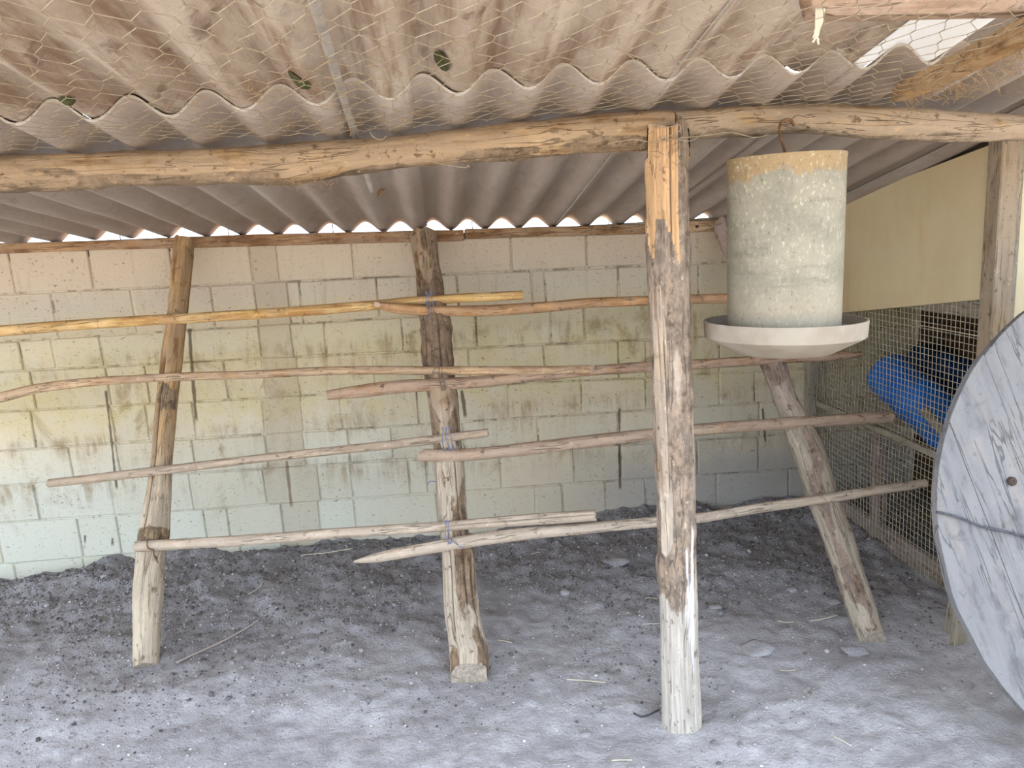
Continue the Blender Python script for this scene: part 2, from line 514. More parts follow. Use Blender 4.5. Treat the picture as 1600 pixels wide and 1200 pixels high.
def block_mat(name, strip=False, joint=False):
    t = NT(name, .93)
    p = t.pos()
    x, y, z = t.xyz(p)
    big = t.noise(p, 1.6, 4, .6)
    med = t.noise(p, 7, 5, .6)
    fine = t.noise(p, 70, 4, .7)
    tint = t.attr('tint', 'Fac')
    wash = t.mix(t.rng(big, .35, .65), lin(206, 190, 160), lin(204, 194, 170))
    wash = t.mix(t.math('MULTIPLY', t.rng(z, .75, .35), t.rng(x, .4, -.9)), wash, lin(196, 195, 178))
    wash = t.mix(t.math('MULTIPLY', tint, .55), wash, lin(190, 180, 154))
    # the top course kept less limewash and carries brown dust
    zt = t.math('ADD', z, t.math('MULTIPLY', t.math('SUBTRACT', med, .5), .35))
    col = t.mix(t.rng(zt, 1.22, 1.50, 0, .9), wash, lin(196, 178, 154))
    # greenish yellow algae in the middle
    mid = t.math('MULTIPLY', t.rng(zt, .62, .82), t.rng(zt, 1.30, 1.05))
    col = t.mix(t.math('MULTIPLY', mid, t.rng(med, .36, .62, .25, .8)), col, lin(196, 180, 134))
    # droppings and rust washed down below the perches
    st = t.noise(t.mapv(p, (22, 22, 3.2)), 1, 5, .65, .4)
    patch = t.noise(t.mapv(p, (2.6, 2.6, 4.0), (2, 0, 5)), 1, 5, .7, .5)
    def band(z0, up, dn):
        return t.math('MULTIPLY', t.rng(z, z0 + up, z0, 0, 1), t.rng(z, z0 - dn, z0 - dn * .15, 0, 1))
    bands = t.math('MAXIMUM', band(1.08, .06, .26), t.math('MAXIMUM', band(.68, .05, .24), band(.46, .04, .2)))
    brown = t.math('MULTIPLY', t.math('MULTIPLY', bands, t.rng(st, .40, .62)), t.rng(patch, .40, .62))
    col = t.mix(t.math('MULTIPLY', brown, .55), col, lin(124, 94, 56))
    blot = t.noise(t.mapv(p, (5, 5, 3.4), (9, 0, 2)), 1, 6, .68, .6)
    bl = t.math('MULTIPLY', t.rng(blot, .54, .68), t.math('MULTIPLY', t.rng(zt, .15, .5), t.rng(zt, 1.36, 1.1)))
    col = t.mix(t.math('MULTIPLY', bl, .55), col, lin(136, 112, 70))
    brush = t.math('MULTIPLY', t.rng(st, .55, .72), t.rng(z, .2, .9, .1, .4))
    col = t.mix(brush, col, lin(160, 144, 112))
    # lower right is barer grey cement
    gr = t.math('MULTIPLY', t.rng(x, .1, 1.2), t.rng(zt, .55, .15))
    col = t.mix(t.math('MULTIPLY', gr, .75), col, lin(150, 146, 142))
    pit = t.rng(fine, .60, .68)
    pitm = t.math('MULTIPLY', pit, t.rng(med, .38, .58, .25, 1))
    col = t.mix(t.math('MULTIPLY', pitm, .75), col, lin(92, 80, 62))
    col = t.mix(t.rng(fine, .25, .36, .35, 0), col, lin(216, 212, 198))
    deep = t.noise(t.mapv(p, (26, 26, 60)), 1, 4, .7)
    col = t.mix(t.math('MULTIPLY', t.rng(deep, .60, .70), t.rng(med, .38, .56, .2, .9)), col, lin(112, 98, 74))
    for (sx_, sz0, sz1, dxz, wd_) in STREAKS:          # single narrow dark streaks and small dark spots that can be told apart
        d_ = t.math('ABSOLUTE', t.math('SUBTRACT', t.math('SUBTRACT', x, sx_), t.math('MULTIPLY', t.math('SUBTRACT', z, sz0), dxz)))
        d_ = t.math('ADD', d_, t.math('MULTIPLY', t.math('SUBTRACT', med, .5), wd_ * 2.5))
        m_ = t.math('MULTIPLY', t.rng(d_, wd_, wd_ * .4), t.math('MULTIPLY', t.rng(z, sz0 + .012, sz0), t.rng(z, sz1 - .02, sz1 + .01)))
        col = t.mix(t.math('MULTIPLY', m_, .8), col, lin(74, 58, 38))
    if joint:
        jn = t.noise(p, 9, 5, .7)
        col = t.mix(t.math('MULTIPLY', t.rng(jn, .48, .60, 0, .7), t.rng(t.math('ADD', z, t.math('MULTIPLY', x, .25)), .1, .7, .35, 1)), col, lin(98, 86, 64))
    if strip:
        col = t.mix(.38, col, lin(164, 146, 120))
    h = t.math('ADD', t.math('MULTIPLY', fine, -.5), t.math('ADD', t.math('MULTIPLY', med, .6), t.math('MULTIPLY', st, .3)))
    return t.done(col, t.bump(h, .8, .006))


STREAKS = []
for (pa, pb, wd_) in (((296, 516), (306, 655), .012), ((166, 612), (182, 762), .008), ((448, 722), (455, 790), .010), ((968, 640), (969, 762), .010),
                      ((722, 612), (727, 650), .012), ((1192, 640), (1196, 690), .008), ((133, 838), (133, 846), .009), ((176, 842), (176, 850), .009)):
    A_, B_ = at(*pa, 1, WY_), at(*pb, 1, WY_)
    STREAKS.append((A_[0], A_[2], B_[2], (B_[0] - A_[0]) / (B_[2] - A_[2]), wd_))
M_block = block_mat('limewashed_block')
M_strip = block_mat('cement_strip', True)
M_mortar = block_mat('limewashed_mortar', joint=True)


def roof_mat(name, base, stain, light, moss_amt, stain_amt):
    t = NT(name, .9)
    p = t.pos()
    g = t.noise(t.mapv(p, (3.2, 1.6, 3.2)), 1, 5, .62)
    s = t.noise(t.mapv(p, (20, 1.6, 12)), 1, 5, .66)
    f = t.noise(p, 60, 4, .7)
    q = t.noise(p, 9, 4, .65)
    col = t.mix(t.rng(g, .36, .64), base, light)
    col = t.mix(t.math('MULTIPLY', t.rng(s, .44, .68), stain_amt), col, stain)
    col = t.mix(t.math('MULTIPLY', t.rng(q, .58, .72), stain_amt * .8), col, tuple(c * .5 for c in stain))
    col = t.mix(t.math('MULTIPLY', t.rng(g, .60, .72), moss_amt), col, lin(110, 108, 62))
    col = t.mix(t.rng(f, .58, .74, 0, .35), col, tuple(c * .55 for c in base))
    return t.done(col, t.bump(t.math('ADD', f, t.math('MULTIPLY', s, .8)), .6, .006))


M_roof_f = roof_mat('old_roof_cement', lin(160, 142, 124), lin(128, 100, 78), lin(196, 182, 166), .3, .8)
M_roof_b = roof_mat('roof_cement', lin(160, 146, 134), lin(142, 124, 108), lin(170, 158, 148), .0, .35)
M_roof_edge = roof_mat('roof_edge_cement', lin(182, 174, 162), lin(160, 150, 136), lin(190, 184, 174), .0, .3)
# a translucent sheet of glass-fibre
t = NT('translucent_sheet', .6)
_n = t.noise(t.mapv(t.pos(), (8, 2.5, 8)), 1, 4)
t.done(t.mix(_n, lin(196, 192, 186), lin(222, 220, 216)))
_tr = t.n('ShaderNodeBsdfTranslucent', {'Color': (0.72, 0.71, 0.70, 1)})
_ms = t.n('ShaderNodeMixShader', {0: 0.30, 1: t.b.outputs[0], 2: _tr.outputs[0]})
t.t.links.new(_ms.outputs[0], t.t.nodes['Material Output'].inputs['Surface'])
M_clear = t.m


def plain(name, c1, c2, scale=12, rough=.8, metal=0.0, bs=.3):
    t = NT(name, rough)
    n = t.noise(t.pos(), scale, 5, .62)
    t.b.inputs['Metallic'].default_value = metal
    return t.done(t.mix(t.rng(n, .34, .66), c1, c2), t.bump(n, bs, .004))


def panel_mat(name, c1, c2, c3):
    t = NT(name, .85)
    p = t.pos()
    a = t.noise(p, 2.5, 5, .6)
    b = t.noise(t.mapv(p, (1, 5, 1.2)), 1, 4, .6)
    f = t.noise(p, 90, 3, .7)
    col = t.mix(t.rng(a, .36, .64), c1, c2)
    col = t.mix(t.rng(b, .52, .72, 0, .6), col, c3)
    col = t.mix(t.rng(f, .68, .76, 0, .5), col, tuple(c * .5 for c in c3))
    return t.done(col, t.bump(f, .2, .002))


M_panel = panel_mat('old_panel', lin(212, 194, 154), lin(204, 184, 144), lin(202, 168, 116))
M_panel2 = panel_mat('pale_panel', lin(212, 200, 166), lin(204, 190, 152), lin(200, 174, 130))
M_wire = plain('galvanised_wire', lin(164, 150, 126), lin(138, 122, 98), 40, .6, .0)
M_mesh = plain('dusty_mesh_wire', lin(188, 178, 152), lin(160, 148, 124), 30, .7)
M_rod = plain('grey_pipe', lin(168, 160, 150), lin(146, 138, 128), 20, .6)
M_rust = plain('rusty_wire', lin(132, 98, 66), lin(96, 70, 48), 60, .8)
M_cable = plain('black_cable', lin(60, 62, 68), lin(84, 84, 88), 40, .6)
M_blue = plain('blue_plastic', lin(30, 108, 200), lin(48, 126, 214), 8, .45, 0, .1)
M_blue2 = plain('dark_blue_plastic', lin(20, 46, 84), lin(24, 56, 96), 8, .5, 0, .1)
M_twine = plain('blue_twine', lin(96, 106, 134), lin(118, 126, 148), 80, .8)
M_tietwine = plain('dull_twine', lin(120, 104, 92), lin(96, 82, 76), 80, .8)
M_tray = plain('cream_plastic', lin(156, 146, 130), lin(142, 130, 114), 10, .55, 0, .15)
M_feed = plain('dusty_feed', lin(106, 98, 96), lin(140, 130, 126), 60, .95, 0, .8)
M_cob = plain('dusty_cobweb', lin(176, 148, 112), lin(150, 122, 88), 60, .95)
M_moss = plain('moss', lin(58, 62, 36), lin(84, 86, 54), 60, .95, 0, .8)
M_nail = plain('nail_steel', lin(80, 66, 56), lin(60, 50, 44), 60, .7)

t = NT('mottled_zinc', .62)
_p = t.n('ShaderNodeTexCoord').outputs['Object']
_a = t.noise(_p, 9, 4, .6)
_b = t.noise(t.mapv(_p, (95, 95, 60)), 1, 4, .75)
_x, _y, _z = t.xyz(_p)
_c = t.noise(t.mapv(_p, (4, 4, 34)), 1, 4, .6)
col = t.mix(t.rng(_a, .36, .62), lin(134, 129, 112), lin(152, 145, 126))
col = t.mix(t.math('MULTIPLY', t.rng(_c, .50, .70), .55), col, lin(116, 112, 97))
zz = t.math('ADD', _z, t.math('MULTIPLY', t.math('SUBTRACT', _a, .5), .16))
col = t.mix(t.rng(zz, .425, .445), col, lin(156, 132, 96))           # dusty tan band at the top
col = t.mix(t.rng(zz, .17, .02, 0, .6), col, lin(162, 150, 130))     # dried feed dust splashed up from the tray
_spm = t.math('MULTIPLY', t.rng(_b, .57, .66), t.math('MULTIPLY', t.rng(_z, .12, .25), t.rng(_a, .42, .56)))
col = t.mix(t.math('MULTIPLY', _spm, .85), col, lin(192, 186, 160))
col = t.mix(t.math('MULTIPLY', t.rng(_b, .42, .32), .6), col, lin(92, 87, 72))
col = t.mix(t.math('MULTIPLY', t.rng(_b, .54, .64), .35), col, lin(182, 175, 152))
t.b.inputs['Metallic'].default_value = 0.15
M_zinc = t.done(col, t.bump(_b, .5, .003))

# ------------------------------------------------------------------ floor
def floor_z(x, y):
    x, y = np.asarray(x, float), np.asarray(y, float)
    z = 0.022 * fbm(x * 1.3, y * 1.3, 0, 3, 3)
    near = np.clip((y - 2.6) / 1.2, 0, 1)
    z += 0.013 * fbm(x * 6, y * 6, 0, 4, 3) * (0.9 + near)
    z += 0.0075 * fbm(x * 24, y * 24, 0, 5, 3) * (0.6 + near)
    z += near * 0.012
    return np.where((y > 4.02), z * .3, z)


def axis(lo, a, b, hi, step, nc):
    l = lo + (a - lo) * (1 - np.linspace(1, 0, nc, endpoint=False) ** 1.8)
    h = b + (hi - b) * np.linspace(0, 1, nc + 1)[1:] ** 1.8
    return np.r_[l, np.arange(a, b, step), b, h]


gx = axis(-26, -3.0, 2.3, 26, .0135, 14)
gy = axis(-24, 1.15, 4.0, 26, .0135, 16)
GX, GY = np.meshgrid(gx, gy, indexing='ij')
fine = (GX > -3) & (GX < 4) & (GY > .5) & (GY < 4.1)
GZ = floor_z(GX, GY)
nx, ny = GX.shape
ii = np.arange(nx * ny).reshape(nx, ny)
quads = np.stack([ii[:-1, :-1], ii[1:, :-1], ii[1:, 1:], ii[:-1, 1:]], -1).reshape(-1, 4)
me = bpy.data.meshes.new('floor')
me.vertices.add(nx * ny)
me.vertices.foreach_set('co', np.stack([GX, GY, GZ], -1).astype(np.float32).ravel())
me.loops.add(quads.size)
me.loops.foreach_set('vertex_index', quads.astype(np.int32).ravel())
me.polygons.add(len(quads))
me.polygons.foreach_set('loop_start', np.arange(0, quads.size, 4, dtype=np.int32))
me.polygons.foreach_set('loop_total', np.full(len(quads), 4, np.int32))
me.polygons.foreach_set('use_smooth', np.ones(len(quads), bool))
me.materials.append(M_soil)
me.update(calc_edges=True)
floor = bpy.data.objects.new('floor', me)
COL.objects.link(floor)
tag(floor, 'bare dusty grey earth floor of the hen house', kind='structure')

# ------------------------------------------------------------------ back wall: limewashed blocks
WY = 4.0
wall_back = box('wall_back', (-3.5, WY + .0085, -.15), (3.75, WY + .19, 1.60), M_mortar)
tag(wall_back, 'limewashed concrete block wall at the back', kind='structure')

# joint heights measured at two places along the wall: (px, py) left, (px, py) right
def zline(l, r):
    a, b = at(*l, 1, WY), at(*r, 1, WY)
    k = (b[2] - a[2]) / (b[0] - a[0])
    return lambda x: a[2] + k * (x - a[0])


ROWS = [zline((130, 389), (1010, 363)), zline((200, 451), (1010, 415)), zline((150, 525), (1010, 472)), zline((300, 566), (1000, 531)),
        zline((310, 627), (1000, 590)), zline((310, 685), (1010, 641)), zline((330, 738), (1000, 694)), zline((330, 795), (1000, 749)),
        zline((280, 860), (1000, 803))]
ROWS.append(lambda x: ROWS[8](x) - .2)
JX = [[-90, 15, 140, 268, None, (392, 434), 552, 660, 800, 917, 1035, 1140, 1255],
      [-45, 80, 205, 330, (398, 450), 470, 590, 716, 832, 852, 967, 1092, 1200],
      [-100, 27, 78, 155, 275, (405, 455), 508, 629, 745, 862, 914, 1030, 1150, 1230],
      [-75, 45, 165, 226, 350, (411, 464), 585, 690, 734, 851, 967, 1010, 1125, 1215],
      [-70, 45, 172, 226, 300, (410, 470), 532, 652, 795, 909, 1010, 1125, 1180],
      [-20, 105, 180, 300, (416, 474), 545, 613, 725, 842, 967, 1060, 1187, 1260],
      [-80, 50, 170, 295, (412, 497), 550, 640, 668, 783, 898, 970, 1090, 1185],
      [-10, 118, 180, 317, 355, (440, 498), 555, 685, 838, 880, 948, 1010, 1121, 1232],
      [-110, 15, 125, 245, 375, (441, 497), 610, 730, 850, 960, 1075, 1183]]
n_blk = 0
for r in range(9):
    ymid = [412, 462, 525, 575, 632, 690, 745, 800, 850][r]
    xs = []
    strip = None
    for q in JX[r]:
        if q is None: continue
        if isinstance(q, tuple):
            x0, x1 = at(q[0], ymid, 1, WY)[0], at(q[1], ymid, 1, WY)[0]
            strip = (x0, x1)
            xs += [x0, x1]
        else:
            xs.append(at(q, ymid, 1, WY)[0])
    xs = sorted(xs)
    while xs[0] > -3.3: xs.insert(0, xs[0] - .41)
    while xs[-1] < 3.5: xs.append(xs[-1] + .41)
    for a, b in zip(xs[:-1], xs[1:]):
        g = .0025 + .0025 * random.random()
        zt = [ROWS[r](a) - g, ROWS[r](b) - g]
        zb = [ROWS[r + 1](a) + g, ROWS[r + 1](b) + g]
        is_strip = strip is not None and abs(a - strip[0]) < 1e-6
        yy = WY + random.uniform(-.0035, .0035) + (.003 if is_strip else 0)
        e = 0 if is_strip else g
        if is_strip:
            zt = [v + g for v in zt]
            zb = [v - g for v in zb]
        poly = [(a + e, yy, zb[0]), (b - e, yy + random.uniform(-.002, .002), zb[1]), (b - e, yy + random.uniform(-.002, .002), zt[1]), (a + e, yy, zt[0])]
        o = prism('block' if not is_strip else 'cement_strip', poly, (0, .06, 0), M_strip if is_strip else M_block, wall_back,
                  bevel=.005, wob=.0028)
        v = len(o.data.vertices)
        tv = random.random() ** 1.5
        o.data.attributes.new('tint', 'FLOAT', 'POINT').data.foreach_set('value', np.full(v, tv, np.float32))
        n_blk += 1

# timber wall plate on top of the wall, in two lengths
def plate(name, pts, y0, y1, mat, label):
    # pts: list of (px, top py, bottom py)
    P = [(at(a, b, 1, y0), at(a, c, 1, y0)) for a, b, c in pts]
    poly = [p[1] for p in P] + [p[0] for p in P][::-1]
    o = prism(name, poly, (0, y1 - y0, 0), mat, None, bevel=.003, along=(1, 0, 0), wob=.003)
    return tag(o, label, 'board')


wp = plate('wall_plate', [(-420, 408, 424), (-60, 384, 401), (0, 380, 397), (130, 376, 391), (390, 366, 385), (640, 361, 379), (725, 359, 376)], 3.955, 4.10, M_plank,
           'long brown timber wall plate lying on the left half of the block wall')
wp2 = plate('wall_plate', [(727, 358, 373), (860, 354, 369), (1072, 349, 363)], 3.958, 4.10, M_plank,
            'shorter brown timber wall plate on the wall between middle pole and front post')
wp3 = plate('wall_plate', [(1075, 345, 362), (1160, 342, 358), (1265, 338, 353)], 3.962, 4.10, M_plank2,
            'pale timber wall plate with a nail hole, right of the front post')
for px in (92, 187, 357, 520, 738, 951):
    p = at(px, 362 - (px - 500) * .014, 1, 4.06)
    tube('nail', [p + np.array([0, 0, -.05]), p + np.array([0.002, 0, .045])], .0028, M_nail, wp if px < 725 else wp2, 5)
p = at(1089, 354, 1, 3.957)
tube('nail', [p + np.array([0, .02, 0]), p + np.array([0, -.004, 0])], .008, M_nail, wp3, 8)

# ------------------------------------------------------------------ roof of corrugated sheets
PITCH_C = .175
def roof_c(x, y):          # crest height of the lower row
    ze = np.interp(x, [-3.6, -1.5, -1.0, 0, 1, 3.8], [1.722, 1.722, 1.712, 1.677, 1.640, 1.54])
    zl = 1.978 + .018 * x
    t_ = (4.0 - y) / 2.0
    return ze + (zl - ze) * t_


ceiling = empty('ceiling', (0, 2, 2))
tag(ceiling, 'corrugated cement sheet roof seen from below', kind='structure')


def sheet(x0, x1, y0, y1, lift, mat, ph=0.0, notch=None, seed=0, thick=.007, amp=.0255, skew=0.0):
    nxs = max(8, int((x1 - x0) / PITCH_C * 16))
    nys = max(4, int((y1 - y0) / .12))
    xs = np.linspace(x0, x1, nxs + 1)
    ys = np.linspace(y0, y1, nys + 1)
    X, Y = np.meshgrid(xs, ys, indexing='ij')
    c = np.cos(2 * pi * (X + .165 - ph) / PITCH_C)
    Z = roof_c(X, Y) - amp + amp * c + lift
    Z += .004 * vnoise(X * 3, Y * 2, 0, seed)
    Y = Y + np.where(np.abs(Y - y0) < 1e-6, .006 * vnoise(X * 22, 0, 0, seed + 3), 0) + skew * (X - x0)
    v = list(np.stack([X, Y, Z], -1).reshape(-1, 3)) + list(np.stack([X, Y, Z + thick], -1).reshape(-1, 3))
    n1, m1 = X.shape
    N = n1 * m1
    f, mi = [], []
    def skip(i, j):
        return notch is not None and notch(.5 * (xs[i] + xs[i + 1]), .5 * (ys[j] + ys[j + 1]))
    for i in range(n1 - 1):
        for j in range(m1 - 1):
            if skip(i, j): continue
            a, b, cc, d = i * m1 + j, (i + 1) * m1 + j, (i + 1) * m1 + j + 1, i * m1 + j + 1
            f.append((a, d, cc, b)); mi.append(0)
            f.append((N + a, N + b, N + cc, N + d)); mi.append(0)
            for (e0, e1, ni, nj) in ((a, b, i, j - 1), (b, cc, i + 1, j), (cc, d, i, j + 1), (d, a, i - 1, j)):
                if ni < 0 or nj < 0 or ni >= n1 - 1 or nj >= m1 - 1 or skip(ni, nj):
                    f.append((e0, e1, N + e1, N + e0)); mi.append(1)
    o = mesh_obj('roof_sheet', v, f, None, ceiling, True, mats=[mat, M_roof_edge], mat_idx=mi)
    for p in o.data.polygons:
        if p.material_index == 1: p.use_smooth = False
    return o


bx = [-3.60, -2.18, -1.13, -.078, .622, 1.062, 1.97, 2.85, 3.80]
for k in range(8):
    sheet(bx[k], bx[k + 1] + .05, 2.0 + random.uniform(-.012, .012), 4.03 + random.uniform(0, .02), .0 + .007 * (k % 2), M_roof_b, seed=k, skew=random.uniform(-.01, .02), ph=random.uniform(-.01, .01))
for k in range(8):
    mat = M_roof_f
    x1 = bx[k + 1] + .05
    nt = None
    if k == 4:
        nt = lambda x, y: y > 1.98 and (.935 < x < 1.0 or .785 < x < .812)
    if k == 5:
        mat = M_roof_b
        sheet(1.062, 1.45, 1.12, 2.14, .022, M_clear, seed=44, thick=.003)
        sheet(1.40, x1, 1.12, 2.14, .012, mat, seed=30 + k)
        continue
    sheet(bx[k], x1, 1.12, 2.14, .010 + .006 * (k % 2), mat, seed=20 + k, notch=nt, ph=random.uniform(-.008, .008))
# moss clinging under the upper sheets
for (px, py, l) in ((463, 118, .10), (690, 105, .10), (100, 132, .05), (480, 185, .06)):
    q = at(px, py, 1, 1.86)
    zc = roof_c(q[0], 1.86) - .03
    v, f = [], []
    for i in range(9):
        for j in range(7):
            a = (i / 8 - .5) * 2
            b = (j / 6 - .5) * 2
            r_ = sqrt(max(0, 1 - a * a))
            xx = q[0] + b * r_ * .016
            yy = q[1] + a * l * .5
            zz_ = roof_c(xx, yy) - .0255 + .0255 * cos(2 * pi * (xx + .165) / PITCH_C) + .006
            v.append((xx, yy, zz_ - .008 * (1 - a * a) * (1 - b * b) - .002 + .002 * random.random()))
    for i in range(8):
        for j in range(6):
            a = i * 7 + j
            f.append((a, a + 1, a + 8, a + 7))
    mesh_obj('moss_patch', v, f, M_moss, ceiling, True)

# ------------------------------------------------------------------ right side: panels, post, mesh screen
RX = 2.013
wall_right = empty('wall_right', (RX, 3.3, 0))
tag(wall_right, 'side wall of pale board above wire mesh on the right', kind='structure')
pp = [(RX, 3.98, 1.045), (RX, 2.66, 1.243), (RX, 2.66, 1.80), (RX, 3.98, 1.60)]
prism('panel', pp, (.012, 0, 0), M_panel, wall_right, bevel=.002)
# square post and facing panel of the neighbouring pen
prism('post', [(1.985, 2.60, -.05), (2.055, 2.60, -.05), (2.06, 2.60, 1.84), (1.99, 2.60, 1.84)], (0, .075, 0), M_post2, wall_right, bevel=.004, along=(0, 0, 1), wob=.003)
prism('batten', [(2.062, 2.615, -.05), (2.085, 2.615, -.05), (2.088, 2.615, 1.84), (2.065, 2.615, 1.84)], (0, .05, 0), M_frame, wall_right, bevel=.003, along=(0, 0, 1), wob=.002)
prism('panel', [(2.088, 2.63, .0), (3.5, 2.63, .0), (3.5, 2.63, 1.80), (2.088, 2.63, 1.82)], (0, .012, 0), M_panel2, wall_right, bevel=.002)
# mesh frame
box('corner_post', (1.962, 3.93, -.05), (2.012, 3.985, 1.05), M_frame, wall_right, .003, along=(0, 0, 1), wob=.002)
box('rail', (2.004, 2.68, .556), (2.026, 3.93, .588), M_frame, wall_right, .003, along=(0, 1, 0), wob=.002)
box('rail', (2.022, 2.68, 1.16), (2.05, 3.96, 1.235), M_frame, wall_right, .003, along=(0, 1, 0), wob=.002)
box('bottom_board', (2.022, 2.68, -.04), (2.045, 3.95, .105), M_lowboard, wall_right, .004, along=(0, 1, 0), wob=.004)
box('short_post', (2.022, 3.34, -.04), (2.07, 3.40, .57), M_lowboard, wall_right, .004, along=(0, 0, 1), wob=.004)
v, f = [], []
def add_wire(P, r, nseg=4):
    P = np.asarray(P, float)
    vv, ff = tube_geo(P, np.full(len(P), r), nseg, len(v))
    v.extend(vv)
    f.extend(ff)
step = .0275
ny_ = int((3.93 - 2.68) / step)
nz_ = int((1.235 + .02) / step)
def wx(y, z):
    return RX - .004 + .012 * vnoise(y * 2.5, z * 2.5, 0, 61)
for i in range(ny_ + 1):
    y = 2.69 + i * step
    zz_ = np.linspace(-.02, 1.24 - .15 * (y - 2.66), 12)
    add_wire([(wx(y, z) - .0012, y + .004 * vnoise(z * 2, y * 3, 0, 62), z) for z in zz_], .0017)
for k in range(nz_ + 1):
    z = -.01 + k * step
    ymax = min(3.93, 2.66 + (1.24 - z) / .15)
    if ymax < 2.75: continue
    add_wire([(wx(y, z) + .0012, y, z + .004 * vnoise(y * 2, z * 3, 0, 63)) for y in np.linspace(2.685, ymax, 12)], .0017)
mo = mesh_obj('wire_mesh', v, f, M_mesh, wall_right, True)
mo['kind'] = 'stuff'

# neighbouring pen behind the mesh
wall_far = empty('wall_far', (2.62, 3.3, 0))
tag(wall_far, 'dark board wall of the next pen behind the mesh', kind='structure')
for k in range(9):
    z0 = -.05 + k * .2
    box('board', (2.62 + random.uniform(-.006, .006), 2.65, z0), (2.65, 3.985, z0 + .19), M_dark_board, wall_far, .003, along=(0, 1, 0))

# blue drums lying in the next pen
def lathe_geo(prof, nseg):
    v, f = [], []
    for (r, z) in prof:
        for j in range(nseg):
            a = 2 * pi * j / nseg
            v.append((r * cos(a), r * sin(a), z))
    for i in range(len(prof) - 1):
        for j in range(nseg):
            k = (j + 1) % nseg
            f.append((i * nseg + j, i * nseg + k, (i + 1) * nseg + k, (i + 1) * nseg + j))
    return v, f


def drum(p_top, p_bot, r, mat, label):
    ax = Vector(p_bot) - Vector(p_top)
    L = ax.length
    prof = [(0.001, 0), (r * .96, 0), (r, .012), (r, .03), (r, .06), (r, L * .32), (r * 1.03, L * .335), (r * 1.03, L * .36), (r, L * .375),
            (r, L * .64), (r * 1.03, L * .655), (r * 1.03, L * .68), (r, L * .70), (r, L - .05), (r * .92, L - .01), (r * .8, L), (.001, L)]
    v, f = lathe_geo(prof, 36)
    e = empty('drum', p_bot)
    o = mesh_obj('drum_body', v, f, mat, e, True)
    o.matrix_world = Matrix.Translation(p_top) @ ax.to_track_quat('Z', 'Y').to_matrix().to_4x4()
    rim = [(r * .80 * cos(a), r * .80 * sin(a), -.004) for a in np.linspace(0, 2 * pi, 25)]
    rv, rf = tube_geo(np.array(rim), np.full(25, .010), 6)
    h = mesh_obj('rim', rv, rf, mat, e, True)
    h.matrix_world = o.matrix_world.copy()
    tag(e, label, 'drum')
    return e


d1a = at(1386, 582, 1, 3.68)
d1b = at(1545, 724, 1, 3.00)
drum(d1a, d1b, .115, M_blue, 'bright blue plastic drum tipped over behind the wire mesh')
d2a = at(1432, 562, 1, 3.80)
d2b = at(1560, 612, 1, 3.40)
drum(d2a, d2b, .10, M_blue2, 'dark navy drum lying behind the bright blue drum')
sa, sb = at(1443, 640, 0, 2.12), at(1530, 740, 0, 2.20)
tag(log('stick', [sa, (sa + sb) / 2 + np.array([0, 0, .004]), sb], [.022, .024, .026], M_frame, nseg=12, seed=41), 'grey stub of wood leaning in front of the blue drum', 'stick')

# ------------------------------------------------------------------ beams and posts
BY = 2.235
def on_y(pts, y):
    return [at(a, b, 1, y) for a, b in pts]


def rads(P, px):
    return [w / px_per_m(p) for p, w in zip(P, px)]


pts = [(-1000, 322), (-420, 292), (-60, 276), (0, 272), (150, 265), (345, 259), (450, 257), (600, 239), (762, 224), (875, 212), (1006, 201), (1046, 199)]
P = on_y(pts, BY)
R = rads(P, [27, 28, 28, 28, 26, 27, 29, 23, 26, 27, 28, 26])
def bark_beam(s, th):
    b = .55 * vnoise(np.cos(th) * 1.4, np.sin(th) * 1.4, s * 5, 71) + .5 * np.sin(th) * np.where(np.cos(th) > -.9, -1, -1) * -1
    return np.clip(b, 0, 1)
beamL = log('beam', P, R, M_beam, nseg=28, ds=.014, bump=.07, bark=lambda s, th: np.clip(.15 + .6 * vnoise(np.cos(th) * 1.5, np.sin(th) * 1.5, s * 6, 71) + .45 * (np.sin(th)), 0, 1),
            ridge=.005, seed=3, knots=[(s_, a_, .010, .028) for s_, a_ in ((2.0, .3), (2.3, -.4), (2.67, .5), (3.0, 0), (3.25, .6), (3.57, .1), (3.85, -.3))])
tag(beamL, 'long pale peeled log beam across the left and middle of the roof', 'beam')
pts = [(1052, 194), (1150, 190), (1262, 187), (1412, 193), (1487, 197), (1600, 199), (1700, 203), (1850, 207)]
P = on_y(pts, BY)
beamR = log('beam', P, rads(P, [22, 23.5, 21, 24, 23, 19, 20, 20]), M_beam2, nseg=28, ds=.014, bump=.08,
            bark=lambda s, th: np.clip(.2 + .6 * vnoise(np.cos(th) * 1.5, np.sin(th) * 1.5, s * 6, 72) + .3 * np.sin(th), 0, 1), ridge=.005, seed=9,
            knots=[(.35, .2, .008, .02), (.95, .4, .01, .03), (1.25, 0, .008, .025)])
tag(beamR, 'shorter knotty log beam running right from the front post', 'beam')

_T, _A, _B, _th, _s = sweep(np.array([[0, 0, 0.], [0, 0, 1.], [0, 0, 2.]]), np.ones(3), 8)
SGN_POST = 1 if _B[0][0] > 0 else -1
